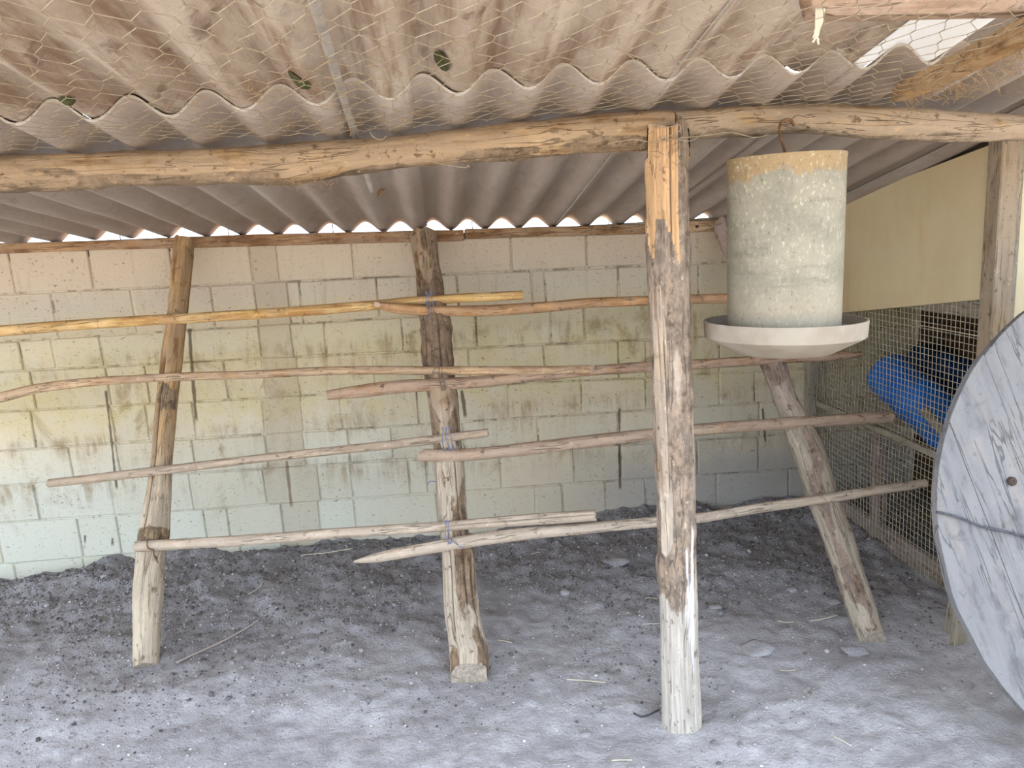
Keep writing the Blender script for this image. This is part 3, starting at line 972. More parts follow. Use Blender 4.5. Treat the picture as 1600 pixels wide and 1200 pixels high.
# front post
PY = 2.195
pts = [(1065.5, 1140), (1065, 1125), (1062, 1020), (1060, 920), (1058, 830), (1056, 740), (1053, 650), (1049, 560), (1045, 450), (1042, 350), (1040, 260), (1040, 197)]
P = on_y(pts, PY)
R = rads(P, [30, 30, 29.5, 28.5, 28.5, 28.5, 28.5, 29, 31, 31.5, 33, 31])
HP = 1.86
def bark_post(s, th):
    d = np.angle(np.exp(1j * th))          # 0 faces the front; + is to the right
    sgn = SGN_POST * d
    b = .75 + .5 * vnoise(np.cos(th) * 1.6, np.sin(th) * 1.6, s * 5, 81)
    b = np.where((s > 1.62 + .09 * vnoise(sgn * 5, s * 2, 0, 6)) & (sgn < .25), -.5, b)                       # fresh sawn face at the top
    left = np.exp(-((sgn + .95 + .1 * np.sin(s * 7)) / .34) ** 2) * np.clip((s - .58) / .1, 0, 1) * np.clip((1.42 - s) / .15, 0, 1)
    right = np.exp(-((sgn - 1.15 + .1 * np.sin(s * 5)) / .38) ** 2) * np.clip((s - .45) / .1, 0, 1) * np.clip((1.12 - s) / .1, 0, 1)
    b = b - 1.3 * left - 1.2 * right
    low = np.clip((.58 - s) / .25, 0, 1)
    return b - .9 * low
def white_post(s, th):
    sgn = SGN_POST * np.angle(np.exp(1j * th))
    a = np.exp(-((sgn - .15 - .25 * np.sin(s * 3)) / .42) ** 2) * np.clip((s - .16) / .2, 0, 1) * np.clip((.76 - s) / .12, 0, 1)
    return a * (.45 + .35 * vnoise(sgn * 7, s * 3, 0, 8)) + .45 * np.exp(-((sgn + .2) / .12) ** 2) * np.clip((.95 - s) / .2, 0, 1) + .42 * np.exp(-((sgn - .5) / .10) ** 2) * np.clip((.9 - s) / .2, 0, 1)
def notch_post(V):
    z = V[..., 2]
    m = (z > 1.765) & (V[..., 1] > PY - .018)
    V[..., 1] = np.where(m, PY - .018, V[..., 1])
    return V
def fresh_post(s, th):
    sgn = SGN_POST * np.angle(np.exp(1j * th))
    return ((s > 1.60 + .09 * vnoise(sgn * 5, s * 2, 0, 6)) & (sgn < .25)) * 1.0


post = log('front_post', P, R, M_post, fresh=fresh_post, nseg=84, ds=.009, bump=.035, grooves=[(-.1 * SGN_POST, 0, 1.5, 1.95, .007, .07), (-.70 * SGN_POST, .05, .8, 1.35, .004, .04), (1.0 * SGN_POST, 0, .4, 1.0, .004, .05)], bark=bark_post, white=white_post, ridge=.006, seed=12, fix=notch_post,
           knots=[(.70, .1, .008, .03), (1.0, .3, .004, .03), (1.38, -.4, .006, .03)])
tag(post, 'upright front log post with split bark and white streaks below', 'post')

# three poles leaning on the back wall
def pole_line(px_b, px_t, ytop):
    b = at(*px_b, 2, 0.0)
    tp = at(*px_t, 1, ytop)
    return b, tp
POLES = {}
def pole(key, pts, px_r, ytop, mat, label, **kw):
    b = at(*pts[0], 2, -.005)
    tp = at(*pts[-1], 1, ytop)
    u = tp - b
    n = np.array([0, -1.0, 0]) - u * (-u[1]) / (u @ u)     # plane holding the pole, facing the front
    n /= np.linalg.norm(n)
    P = [at_plane(a, c_, b, n) for a, c_ in pts]
    R = rads(P, px_r)
    POLES[key] = (b, tp, np.array(P), np.array(R), n)
    o = log('leaning_pole', P, R, mat, **kw)
    return tag(o, label, 'pole')


pole('L', [(228, 1044), (230, 980), (233, 900), (241, 830), (250, 745), (256, 680), (263, 610), (271, 540), (277, 490), (283, 430), (287, 377)],
     [19, 21, 22, 22, 17, 16, 16, 16, 15, 15.5, 15], 3.905, M_pole_l, 'slender brown leaning pole at the left, with a long lengthwise crack',
     nseg=72, ds=.014, bump=.05, seed=21, cut0=.35, cut1=.15, knots=[(.52, .2, .010, .03), (1.72, .1, .006, .03), (1.40, -.2, .006, .03), (.30, .4, .004, .02)], endmat=M_end_dusty,
     grooves=[(-.42 * SGN_POST, 0, .50, 1.36, .012, .13)],
     bark=lambda s, th: np.clip(.62 * np.exp(-((s - 1.12) / .10) ** 2) * np.clip(1.5 * np.cos(th - .3), 0, 1) + .7 * np.exp(-((s - .52) / .045) ** 2), 0, 1), ridge=.003, 
     )
pole('M', [(732, 1062), (730, 1020), (721, 950), (714, 870), (708, 800), (702, 720), (693, 640), (686, 580), (681, 520), (669, 430), (661, 367)],
     [27, 29, 26.5, 24, 22.5, 22, 23, 21.5, 21, 19, 20], 3.905, M_pole_m, 'thick rough leaning pole in the middle, tied with blue twine',
     nseg=64, ds=.012, bump=.07, seed=24, cut0=.85, endmat=M_end_dusty,
     grooves=[(.1, .1, 1.15, 1.6, .007, .08), (-.5, 0, .1, .6, .006, .07), (.4, 0, .2, .9, .006, .07), (.9, 0, .05, .5, .006, .07), (-.9, 0, 1.3, 1.9, .008, .08)], knots=[(.2, .2, .01, .04), (1.1, .3, .01, .04), (1.75, .2, .007, .03)],
     bark=lambda s, th: np.clip(.25 + .8 * vnoise(np.cos(th) * 1.5, np.sin(th) * 1.5, s * 5, 91) + .9 * np.clip((s - 1.15) / .2, 0, 1) * np.clip((1.85 - s) / .12, 0, 1), 0, 1), ridge=.006)
pole('R', [(1363, 1003), (1340, 935), (1319, 870), (1291, 789), (1262, 705), (1235, 640), (1217, 594), (1172, 460), (1130, 350)],
     [20, 22, 21.5, 22.5, 23, 17.5, 16.5, 16, 15], 3.905, M_pole_r, 'crooked pale leaning pole at the right, below the hanging feeder',
     nseg=36, ds=.014, bump=.07, seed=27, cut0=.5, endmat=M_end_dusty, knots=[(.95, .2, .014, .04), (.1, 0, .008, .03), (1.1, -.4, .01, .03)],
     bark=lambda s, th: np.clip(.2 + .8 * vnoise(np.cos(th) * 1.5, np.sin(th) * 1.5, s * 5, 92) + .8 * np.exp(-((s - 1.22) / .08) ** 2), 0, 1), ridge=.006)
# the dark lengthwise crack of the left pole: a narrow groove, coloured darker inside
b, tp, PP, RR, nn = POLES['L']

# perches
def pole_at(key, py_px):
    """front surface point of a pole where it passes a picture row"""
    b, tp, P, R, n = POLES[key]
    # find by projecting samples
    Q, Rq = catmull(P, R, .02)
    d = Q - c_o
    z = d @ c_f
    y = 600 - FPX * (d @ c_u) / z
    i = np.argmin(np.abs(y - py_px))
    return Q[i], Rq[i], n


def perch(key, pts, px_r, anchors, label, name='perch', push=0.0, **kw):
    A = []
    for (pk, ax_, ay_) in anchors:
        q, rq, n = pole_at(pk, ay_)
        rr = .5 * px_r[len(px_r) // 2] * 2 / px_per_m(q)
        A.append(q + n * (rq + rr * .9 + push))
    dx = A[1][0] - A[0][0]
    k = (A[1][1] - A[0][1]) / dx
    nrm = np.array([-k, 1.0, 0.0])
    nrm /= np.linalg.norm(nrm)
    P = [at_plane(a, c_, A[0], nrm) for a, c_ in pts]
    R = rads(P, px_r)
    o = log(name, P, R, M_rail[key], **kw)
    return tag(o, label, 'perch', 'roosting perches tied to the leaning poles'), P, R


RA = perch('A', [(-260, 545), (-60, 523), (0, 517), (100, 509), (220, 501), (300, 497), (400, 491), (500, 484), (590, 476.5), (640, 471), (700, 467), (760, 464), (816, 461)],
      [8.5, 8.5, 8.5, 8.5, 8, 8, 8, 8, 7.5, 7, 7, 7, 7], [('L', 272, 498), ('M', 672, 468)], 'topmost left perch, a smooth golden peeled stick', nseg=16, ds=.025, bump=.04, seed=31,
      knots=[(.5, 0, .002, .012), (1.2, .4, .002, .012), (1.9, .2, .002, .012), (2.4, .1, .002, .012)])
RB = perch('B', [(589, 476), (612, 481), (670, 485), (740, 486), (800, 483.5), (860, 479), (920, 473.5), (1000, 470), (1080, 467.5), (1140, 466), (1200, 464), (1250, 462)],
      [4, 7.5, 8, 8.5, 8.5, 8, 8, 7.5, 7.5, 7.5, 7, 7], [('M', 678, 485), ('R', 1173, 464)], 'topmost right perch, amber brown with a splintered left end', nseg=16, ds=.02, bump=.06, seed=32, cut0=1.5,
      knots=[(.10, .2, .004, .015), (.36, .1, .003, .015), (.7, .3, .003, .015)])
RC = perch('C', [(-260, 672), (-60, 634), (0, 621), (60, 607), (130, 598), (200, 593), (300, 588), (400, 585), (500, 580), (580, 578.5), (700, 579), (800, 579), (880, 578), (925, 577)],
      [8, 8, 8, 7.5, 7, 6.5, 6.5, 6.5, 6.5, 6.5, 7, 7, 7, 6.5], [('L', 264, 589), ('M', 686, 579)], 'curved tan perch, second row from top on the left', nseg=16, ds=.02, bump=.08, seed=33, cut1=-.8,
      knots=[(1.75, .2, .003, .012), (2.0, .1, .003, .012), (1.0, .3, .002, .012)])
RD = perch('D', [(512, 618), (560, 612), (620, 604.5), (680, 600), (740, 597), (800, 591.5), (860, 586), (920, 579.5), (1000, 574), (1080, 570), (1160, 565), (1240, 559), (1300, 556), (1347, 553)],
      [8, 9.5, 10, 10, 9.5, 9, 8.5, 8, 8, 7.5, 7.5, 7.5, 7, 4], [('M', 689, 599), ('R', 1205, 561)], 'rough brown bark perch in the second row, passing under the feeder', nseg=16, ds=.018, bump=.1, seed=34,
      knots=[(.3, .3, .004, .015), (.9, .1, .003, .015)])
RE = perch('E', [(76, 755), (160, 746), (260, 734), (400, 717), (500, 706.5), (600, 696), (680, 686.5), (763, 676)],
      [6.5, 7, 7, 6.5, 6.5, 6.5, 7, 6.5], [('L', 249, 736), ('M', 698, 684)], 'thin straight grey perch, third row on the left', nseg=14, ds=.02, bump=.05, seed=35, knots=[(1.7, .4, -.003, .02), (1.8, .2, -.003, .02)])
RF = perch('F', [(664, 711), (720, 711), (800, 704), (900, 692), (1000, 680.5), (1080, 672), (1160, 666), (1250, 660), (1320, 656), (1392, 652)],
      [10, 10, 10, 10, 9.5, 9.5, 9, 9.5, 9.5, 9], [('M', 702, 711), ('R', 1243, 660)], 'stout pinkish perch, third row on the right, with a pale axe-cut left end', nseg=16, ds=.02, bump=.05, seed=36, cut0=-1.2,
      knots=[(.12, .2, .004, .02), (1.3, 0, .003, .02)])
RG = perch('G', [(212, 854), (300, 849), (400, 843), (500, 835), (600, 828.5), (700, 822), (800, 814), (930, 805)],
      [8, 8.5, 8.5, 8, 8, 8, 8.5, 9], [('L', 238, 853), ('M', 710, 822)], 'lowest left perch, pale and wired to the left pole', nseg=40, ds=.02, bump=.05, seed=37, grooves=[(-.5, 0, 1.25, 2.1, .006, .1)])
RH = perch('H', [(553, 878), (580, 873), (620, 865), (700, 851), (780, 839), (860, 830.5), (940, 823), (1020, 816), (1100, 808), (1200, 792), (1300, 777.5), (1380, 765), (1446, 755)],
      [2, 6.5, 9, 10, 9.5, 9.5, 9, 8.5, 8, 7.5, 7.5, 7, 6.5], [('M', 713, 849), ('R', 1287, 780)], 'lowest right perch, dusty and crooked with a pointed left end', nseg=16, ds=.02, bump=.08, seed=38,
      knots=[(.42, .3, .005, .02), (1.9, .2, .003, .015)])

# ties round the middle pole
def tie(px, py, h, w, mat, label, turns=3, tails=((0, 0),), r=.0018):
    q, rq, n = pole_at('M', py)
    s_ = px_per_m(q)
    Q = []
    up = np.array([0, 0, 1.0])
    side = np.array([1.0, 0, 0])
    e = None
    v, f = [], []
    for k in range(turns):
        off = (k - (turns - 1) / 2) * w / s_ / max(turns, 1)
        c_ = at(px, py, 1, q[1] - rq - .05)
        ring = []
        for a in np.linspace(-.15 * pi, 1.15 * pi, 14):
            # loops over both perches in front of the pole
            ring.append(c_ + side * (off + .004 * sin(a * 3 + k)) + up * (h / s_ * .5 * cos(a)) + n * (.018 * sin(a) - .004))
        P_, R_ = catmull(ring, [r] * len(ring), .008)
        vv, ff = tube_geo(P_, R_, 5, len(v))
        v += vv
        f += ff
    for tl in tails:
        if len(tl) < 2 or tl == (0, 0): continue
        P_ = [at(a, b_, 1, q[1] - rq - .055 + .01 * i * 0) for i, (a, b_) in enumerate(tl)]
        P_, R_ = catmull(P_, [r] * len(P_), .012)
        vv, ff = tube_geo(P_, R_, 5, len(v))
        v += vv
        f += ff
    o = mesh_obj('twine_tie', v, f, mat, None, True)
    return tag(o, label, 'twine', 'ties holding the perches')


tie(672, 476, 40, 12, M_twine, 'faded violet twine wound round the topmost perches at the middle pole', 3, [[(664, 492), (667, 505), (663, 520)], [(676, 492), (676, 506)]], r=.0018)
tie(690, 590, 40, 10, M_tietwine, 'dull twine holding the second row of perches at the middle pole', 2, [[(672, 592), (676, 582), (682, 572), (690, 566)]], r=.0018)
tie(699, 690, 46, 18, M_twine, 'blue twine with long loose tails hanging from the third row', 3,
    [[(702, 706), (700, 730), (696, 760), (697, 790), (690, 812)], [(701, 720), (697, 742), (686, 752), (672, 752), (668, 758)]], r=.0020)
tie(700, 832, 38, 9, M_twine, 'blue twine loops round the lowest perches at the middle pole', 2, [[(705, 842), (716, 852), (724, 856)]], r=.0020)
q, rq, n = pole_at('L', 853)
P_ = [at(230, 842, 1, q[1] - rq - .03), at(231, 856, 1, q[1] - rq - .045), at(240, 860, 1, q[1] - rq - .045), at(240, 866, 1, q[1] - rq - .03), at(246, 878, 1, q[1] - rq - .012), at(254, 896, 1, q[1] - rq + .0), at(257, 905, 1, q[1] - rq * .2)]
tag(tube('wire_tie', P_, .0032, M_rust, None, 6, .01), 'rusty wire tying the lowest perch to the left pole', 'wire', 'ties holding the perches')

# ------------------------------------------------------------------ hanging feeder
FC = np.array([.993, 2.15, 1.205])
feeder = empty('hanging_feeder', FC)
tag(feeder, 'hanging tube feeder of mottled grey zinc with a cream tray', 'feeder')
def lathe(name, prof, nseg, mat, parent, loc, rot=(0, 0, 0)):
    v, f = lathe_geo(prof, nseg)
    o = mesh_obj(name, v, f, mat, None, True)
    o.parent = parent
    o.location = Vector(loc)
    o.rotation_euler = rot
    m = o.modifiers.new('edge', 'EDGE_SPLIT')
    m.split_angle = radians(35)
    return o
lathe('tube', [(.157, 0), (.1585, .25), (.159, .475), (.1605, .480), (.1605, .486), (.156, .486), (.1545, .47), (.153, 0)], 72, M_zinc, feeder, (0, 0, .063), (radians(.3), radians(.3), 0))
tray = lathe('tray', [(.001, 0), (.135, 0), (.140, .002), (.221, .045), (.225, .049), (.228, .092), (.227, .096), (.222, .096), (.219, .05), (.138, .008), (.001, .006)], 72, M_tray, feeder,
             (0, 0, -.005), (radians(-1), radians(1.5), 0))
v, f = [], []
for i in range(6):
    for j in range(48):
        a = 2 * pi * j / 48
        r_ = .05 + .168 * i / 5
        v.append((r_ * cos(a), r_ * sin(a), .070 - .012 * (i / 5) + .006 * float(vnoise(r_ * 30 * cos(a), r_ * 30 * sin(a), 0, 5))))
for i in range(5):
    for j in range(48):
        k = (j + 1) % 48
        f.append((i * 48 + j, (i + 1) * 48 + j, (i + 1) * 48 + k, i * 48 + k))
fo = mesh_obj('feed', v, f, M_feed, None, True)
fo.parent = feeder
fo['kind'] = 'stuff'
hw = tube('hanger_wire', [(-.155, 0, .50), (-.06, .0, .545), (0, 0, .55), (.06, 0, .545), (.155, 0, .50)], .003, M_rust, None, 6)
hw.parent = feeder
P_ = [at(1240, 196, 1, 2.176), at(1237, 189, 1, 2.17), at(1228, 187, 1, 2.166), at(1220, 193, 1, 2.163), at(1218, 206, 1, 2.160), at(1222, 222, 1, 2.155), at(1226, 236, 1, 2.150), at(1227, 250, 1, 2.150)]
tag(tube('wire_hook', P_, .0042, M_rust, None, 8, .006), 'bent rusty wire hook on the right beam, carrying the feeder', 'hook')

# ------------------------------------------------------------------ timbers under the roof
P = [at(486, -14, 1, 1.33), at(520, 98, 1, 1.74), at(553, 205, 1, 2.27), at(572, 270, 1, 2.50), at(581, 298, 1, 2.60)]
tag(log('rod', P, [.0105, .0105, .0105, .0095, .007], M_rod, nseg=14, ds=.03, bump=.03, endmat=M_rod), 'thin grey rod slanting under the roof, over the left beam', 'rod')
xa, xb = .752, 2.3
pz = lambda px, py: at(px, py, 1, 1.5)[2]
z0 = pz(1275, 24)
z1 = at(1600, 17, 1, 1.5)
tag(prism('purlin', [(xa, 1.50, z0), (xb, 1.50, z0 + (z1[2] - z0) * (xb - xa) / (z1[0] - xa)), (xb, 1.50, z0 + .040), (xa - .012, 1.50, z0 + .043)], (0, .05, 0), M_purlin, None, .003, along=(1, 0, 0), wob=.002),
    'squared pinkish purlin with a sawn left end, at the top right', 'board')
q = at(1275, 24, 1, 1.495)
ss = [[q + np.array([.004 * k, .0, .012]), q + np.array([.003 * k - .002, -.004, -.012]), q + np.array([.004 * sin(k * 2), -.002, -.03]), q + np.array([.006 * cos(k * 3), 0, -.052 + .004 * k])] for k in range(5)]
v, f = [], []
for s_ in ss:
    P_, R_ = catmull(s_, [.0022] * 4, .006)
    vv, ff = tube_geo(P_, R_, 5, len(v))
    v += vv
    f += ff
tag(mesh_obj('frayed_string', v, f, M_straw, None, True), 'frayed pale string hanging from the sawn end of the purlin', 'string')
ra = at(1418, 156, 1, 2.09)
rb = at(1625, 58, 1, 1.50)
hw_ = np.array([.033, 0, 0])
up = np.array([0, 0, .042])
ext = (rb - ra) * 1.15
ra2 = ra - (rb - ra) * .04
prf = [ra2 - hw_, ra2 + hw_, ra2 + hw_ + up, ra2 - hw_ + up]
tag(prism('rafter', prf, ext, M_rafter, None, .004, along=ext, wob=.004), 'orange brown rafter rising over the right beam, hung with dusty cobwebs', 'rafter')

# ------------------------------------------------------------------ chicken wire under the roof
def beam_top(x):
    return np.interp(x, [-1.6, -1.1, -.46, .234, .66, .74, 1.16, 1.75], [1.885, 1.878, 1.868, 1.885, 1.912, 1.905, 1.882, 1.845])
def net_z(x, y):
    t_ = np.clip((2.22 - y) / 1.3, -1, 1)
    zt_ = 1.97 + .035 * np.clip((x - .2) / .8, 0, 1)
    z = beam_top(x) + .006 + (zt_ - beam_top(x)) * t_ ** 1.15 if np.isscalar(t_) and t_ > 0 else beam_top(x) + .006
    z = z - .020 * np.sin(np.clip(t_, 0, 1) * pi) + .008 * vnoise(x * 4, y * 5, 0, 77)
    return float(z)
net = empty('wire_netting', (0, 2.2, 1.9))
tag(net, 'rusty hexagonal wire netting stretched under the roof above the beams', 'netting')
v, f = [], []
CW, CH = .064, .056
def net_pt(i, j, k):
    pass
def seg(a, b, r=.00085):
    a, b = np.array(a), np.array(b)
    d = b - a
    d /= np.linalg.norm(d) + 1e-9
    s1 = np.cross(d, [0, 0, 1.0])
    s1 /= np.linalg.norm(s1) + 1e-9
    s2 = np.cross(d, s1)
    o_ = len(v)
    for p in (a, b):
        for an in (0, 2.094, 4.189):
            v.append(p + r * (s1 * cos(an) + s2 * sin(an)))
    for q_ in range(3):
        w_ = (q_ + 1) % 3
        f.append((o_ + q_, o_ + w_, o_ + 3 + w_, o_ + 3 + q_))
cache = {}
def npnt(ix, iy, part):
    key = (ix, iy, part)
    if key not in cache:
        x = -1.85 + ix * CW * .5
        y = .98 + iy * CH + (part * .5 - .25) * CH * .75
        x += .007 * float(vnoise(ix * 3.1, iy * 2.7, part, 5)) + .02 * float(vnoise(y * 2, x * 1.5, 0, 8))
        y += .006 * float(vnoise(ix * 2.3, iy * 3.9, part, 6)) + .02 * float(vnoise(x * 1.5, y * 2, 0, 9))
        cache[key] = np.array([x, y, net_z(x, y)])
    return cache[key]
NXC, NYC = 106, 22
for iy in range(NYC):
    for ix in range(NXC):
        if (ix + iy) % 2: continue
        a, b = npnt(ix, iy, 0), npnt(ix, iy, 1)
        if a[0] > 1.32 + (2.2 - a[1]) * .1: continue
        seg(a, b, .0013)                                   # the twisted pair between two cells
        if iy + 1 < NYC:
            seg(b, npnt(ix - 1, iy + 1, 0))
            seg(b, npnt(ix + 1, iy + 1, 0))
no = mesh_obj('hex_wires', v, f, M_wire, net, False)
no['kind'] = 'stuff'
def loose(pts, y, r=.0014):
    P_ = [at(a, b_, 1, y) for a, b_ in pts]
    return tube('loose_wire', P_, r, M_wire, net, 5, .01)
loose([(950, 224), (990, 218), (1020, 222), (1060, 216), (1100, 212), (1140, 207), (1180, 215), (1200, 210)], 2.125)
loose([(1025, 200), (1048, 198), (1062, 195), (1062, 205), (1048, 212), (1030, 215)], 2.118)
loose([(675, 253), (700, 258), (728, 262), (731, 257), (733, 262)], 2.16)
loose([(578, 205), (583, 214), (596, 218), (604, 212)], 2.155)
loose([(1045, 218), (1056, 217), (1080, 220), (1100, 206), (1110, 195)], 2.13)

P_ = [at(603, 296, 1, 2.7), at(596, 297, 1, 2.7), at(591, 303, 1, 2.69), at(589, 309, 1, 2.69)]
tag(tube('feather', P_, [.002, .006, .006, .002], M_rust, None, 6, .006), 'small dark curled feather stuck under the roof, beside the rod end', 'feather')

# dust and cobwebs on netting, beam and rafter
v, f = [], []
def wisp(p, L, n_=1, spread=1.0):
    for _ in range(n_):
        d = rng.normal(0, 1, 3) * np.array([1, .6, .6])
        d /= np.linalg.norm(d)
        c_ = p + rng.normal(0, L * .4, 3)
        e = rng.normal(0, L * .35, 3)
        P_ = np.array([c_ - d * L * .5, c_ + e * .5, c_ + d * L * .3 + e, c_ + d * L * .5 + e * .4])
        P_, R_ = catmull(P_, [.0004, .0008, .0008, .0003], L / 5)
        vv, ff = tube_geo(P_, R_, 3, len(v))
        v.extend(vv)
        f.extend(ff)
for _ in range(150):
    x, y = rng.uniform(-1.4, .5), rng.uniform(1.4, 2.1)
    wisp(np.array([x, y, net_z(x, y)]), rng.uniform(.012, .032))
for _ in range(70):
    x, y = rng.uniform(-.35, .0), rng.uniform(1.5, 2.1)
    wisp(np.array([x, y, net_z(x, y)]), rng.uniform(.012, .03))
o = mesh_obj('dust_wisp', v, f, M_cob, None, True)
tag(o, 'tan wisps of dust and feather caught on the wire netting', 'dust', kind='stuff')
v, f = [], []
for _ in range(230):
    tt = rng.uniform(0, .95)
    p = ra2 + ext * tt + np.array([rng.uniform(-.035, .04), 0, rng.uniform(-.03, .0)])
    wisp(p, rng.uniform(.02, .06))
o = mesh_obj('cobweb', v, f, M_cob, None, True)
tag(o, 'dusty brown cobwebs hanging from the rafter at the upper right', 'cobweb', kind='stuff')
v, f = [], []
for _ in range(170):
    k = rng.choice(3)
    px = [rng.uniform(420, 520), rng.uniform(780, 1010), rng.uniform(1000, 1090)][k]
    py = [rng.uniform(276, 290), rng.uniform(226, 246) - (px - 850) * .05, rng.uniform(215, 260)][k]
    wisp(at(px, py, 1, 2.2 if k < 2 else 2.13), rng.uniform(.008, .03))
o = mesh_obj('cobweb', v, f, M_cob, None, True)
tag(o, 'ragged dusty webs and bark fibres under the left beam and post top', 'cobweb', kind='stuff')

# ------------------------------------------------------------------ round reel end leaning at the right
DN = np.array([sin(radians(-4)) * cos(radians(19)), -cos(radians(-4)) * cos(radians(19)), sin(radians(19))])
E_ = [(1600, 498), (1555, 530), (1532, 557), (1514, 584), (1490, 631), (1481, 660), (1472, 705), (1467, 746), (1465, 791), (1472, 843), (1481, 903), (1502, 952), (1511, 985), (1553, 1060), (1600, 1113)]
DU = np.cross([0, 0, 1.0], DN)
DU /= np.linalg.norm(DU)
DV = np.cross(DN, DU)
def fit_disc(d):
    p0 = at(1500, 800, 1, d)
    pts = np.array([at_plane(a, b_, p0, DN) for a, b_ in E_])
    a, b_ = (pts - p0) @ DU, (pts - p0) @ DV
    s_, *_r = np.linalg.lstsq(np.c_[2 * a, 2 * b_, np.ones(len(a))], a * a + b_ * b_, rcond=None)
    R_ = sqrt(s_[2] + s_[0] ** 2 + s_[1] ** 2)
    c_ = p0 + DU * s_[0] + DV * s_[1]
    return c_, R_
lo_, hi_ = 1.5, 2.4
for _ in range(30):
    md = (lo_ + hi_) / 2
    c_, R_ = fit_disc(md)
    if c_[2] - R_ * DV[2] > 0.005: lo_ = md
    else: hi_ = md
DC, DR = fit_disc(lo_)
reel = empty('cable_reel_end', DC - DV * DR)
tag(reel, 'large round grey wooden reel end leaning at the right edge', 'cable reel')
tilt = radians(13)                                     # boards run down to the right
gu = DU * cos(tilt) + DV * sin(tilt)
gv = -DU * sin(tilt) + DV * cos(tilt)
wd = DR * 2 / 9
for k in range(9):
    a0, a1 = -DR + k * wd + .0004, -DR + (k + 1) * wd - .0004
    top, bot = [], []
    for s_ in np.linspace(0, 1, 9):
        a = a0 + (a1 - a0) * s_
        h = sqrt(max(DR * DR - a * a, .0004))
        wob_ = .004 * float(vnoise(a * 9, k, 0, 14))
        top.append(DC + gu * a + gv * (h + wob_))
        bot.append(DC + gu * a - gv * (h + wob_))
    off = DN * random.uniform(-.0012, .0012)
    prism('board', [p + off for p in bot + top[::-1]], -DN * .03, M_reel, reel, .0012, along=gv)
# second layer of boards behind, crosswise
for k in range(7):
    w2 = DR * 2 * .96 / 7
    a0, a1 = -DR * .96 + k * w2 + .001, -DR * .96 + (k + 1) * w2 - .001
    l_, r_ = [], []
    for s_ in np.linspace(0, 1, 7):
        a = a0 + (a1 - a0) * s_
        h = sqrt(max((DR * .97) ** 2 - a * a, .0004))
        l_.append(DC - DN * .034 + gv * a - gu * h)
        r_.append(DC - DN * .034 + gv * a + gu * h)
    prism('back_board', [l_[0]] + r_ + l_[::-1][:-1], -DN * .025, M_reel, reel, .003, along=gu)
bp = at_plane(1580, 752, DC, DN)
v, f = lathe_geo([(.001, .012), (.008, .011), (.012, .007), (.013, 0)], 16)
bo = mesh_obj('bolt', v, f, M_nail, reel, True)
bo.matrix_world = Matrix.Translation(bp) @ Vector(DN).to_track_quat('Z', 'Y').to_matrix().to_4x4()
P_ = [at_plane(a, b_, DC + DN * .008, DN) for a, b_ in ((1463, 800), (1474, 802), (1500, 809), (1535, 823), (1560, 828), (1600, 838), (1660, 858), (1760, 900))]
tag(tube('cable', P_, .0036, M_cable, None, 6, .02), 'dark thin cable lying across the round reel end', 'cable')
# short props behind the reel
for (xa_, xb_, ya_, h_, nm) in ((1480, 1498, 2.50, .40, 'weathered grey prop board standing behind the reel end, on the left'),
                               (1490, 1516, 2.42, .42, 'short dusty prop stub beside the reel end, nearest its edge')):
    p0 = at((xa_ + xb_) / 2, 1008, 1, ya_)
    w_ = (xb_ - xa_) / px_per_m(p0) / 2
    o = prism('prop_board', [(p0[0] - w_, ya_, -.02), (p0[0] + w_ , ya_, -.02), (p0[0] + w_ + .02, ya_, h_), (p0[0] - w_ + .03, ya_, h_)], (0, .03, 0), M_frame, None, .004, along=(0, 0, 1), wob=.004)
    tag(o, nm, 'board')

# ------------------------------------------------------------------ litter on the ground
ico = bmesh.new()
bmesh.ops.create_icosphere(ico, subdivisions=1, radius=1)
iv = np.array([x.co[:] for x in ico.verts])
iff = np.array([[x.index for x in fc.verts] for fc in ico.faces])
ico.free()


def crumbs(name, X, Y, Rr, tone, label, cat, mat, flat=.7):
    n_ = len(X)
    Z = floor_z(X, Y)
    jit = 1 + rng.uniform(-.35, .35, (n_, len(iv), 1))
    an = rng.uniform(0, 2 * pi, n_)
    base = iv[None] * jit * Rr[:, None, None] * np.array([1, .8, flat])
    ca, sa_ = np.cos(an)[:, None], np.sin(an)[:, None]
    xr = base[..., 0] * ca - base[..., 1] * sa_
    yr = base[..., 0] * sa_ + base[..., 1] * ca
    V = np.stack([xr + X[:, None], yr + Y[:, None], base[..., 2] + (Z + Rr * .25)[:, None]], -1).reshape(-1, 3)
    F = (iff[None] + (np.arange(n_) * len(iv))[:, None, None]).reshape(-1, 3)
    me = bpy.data.meshes.new(name)
    me.vertices.add(len(V))
    me.vertices.foreach_set('co', V.astype(np.float32).ravel())
    me.loops.add(F.size)
    me.loops.foreach_set('vertex_index', F.astype(np.int32).ravel())
    me.polygons.add(len(F))
    me.polygons.foreach_set('loop_start', np.arange(0, F.size, 3, dtype=np.int32))
    me.polygons.foreach_set('loop_total', np.full(len(F), 3, np.int32))
    me.attributes.new('tone', 'FLOAT', 'POINT').data.foreach_set('value', np.repeat(tone, len(iv)).astype(np.float32))
    me.materials.append(mat)
    me.update(calc_edges=True)
    o = bpy.data.objects.new(name, me)
    COL.objects.link(o)
    return tag(o, label, cat, kind='stuff')


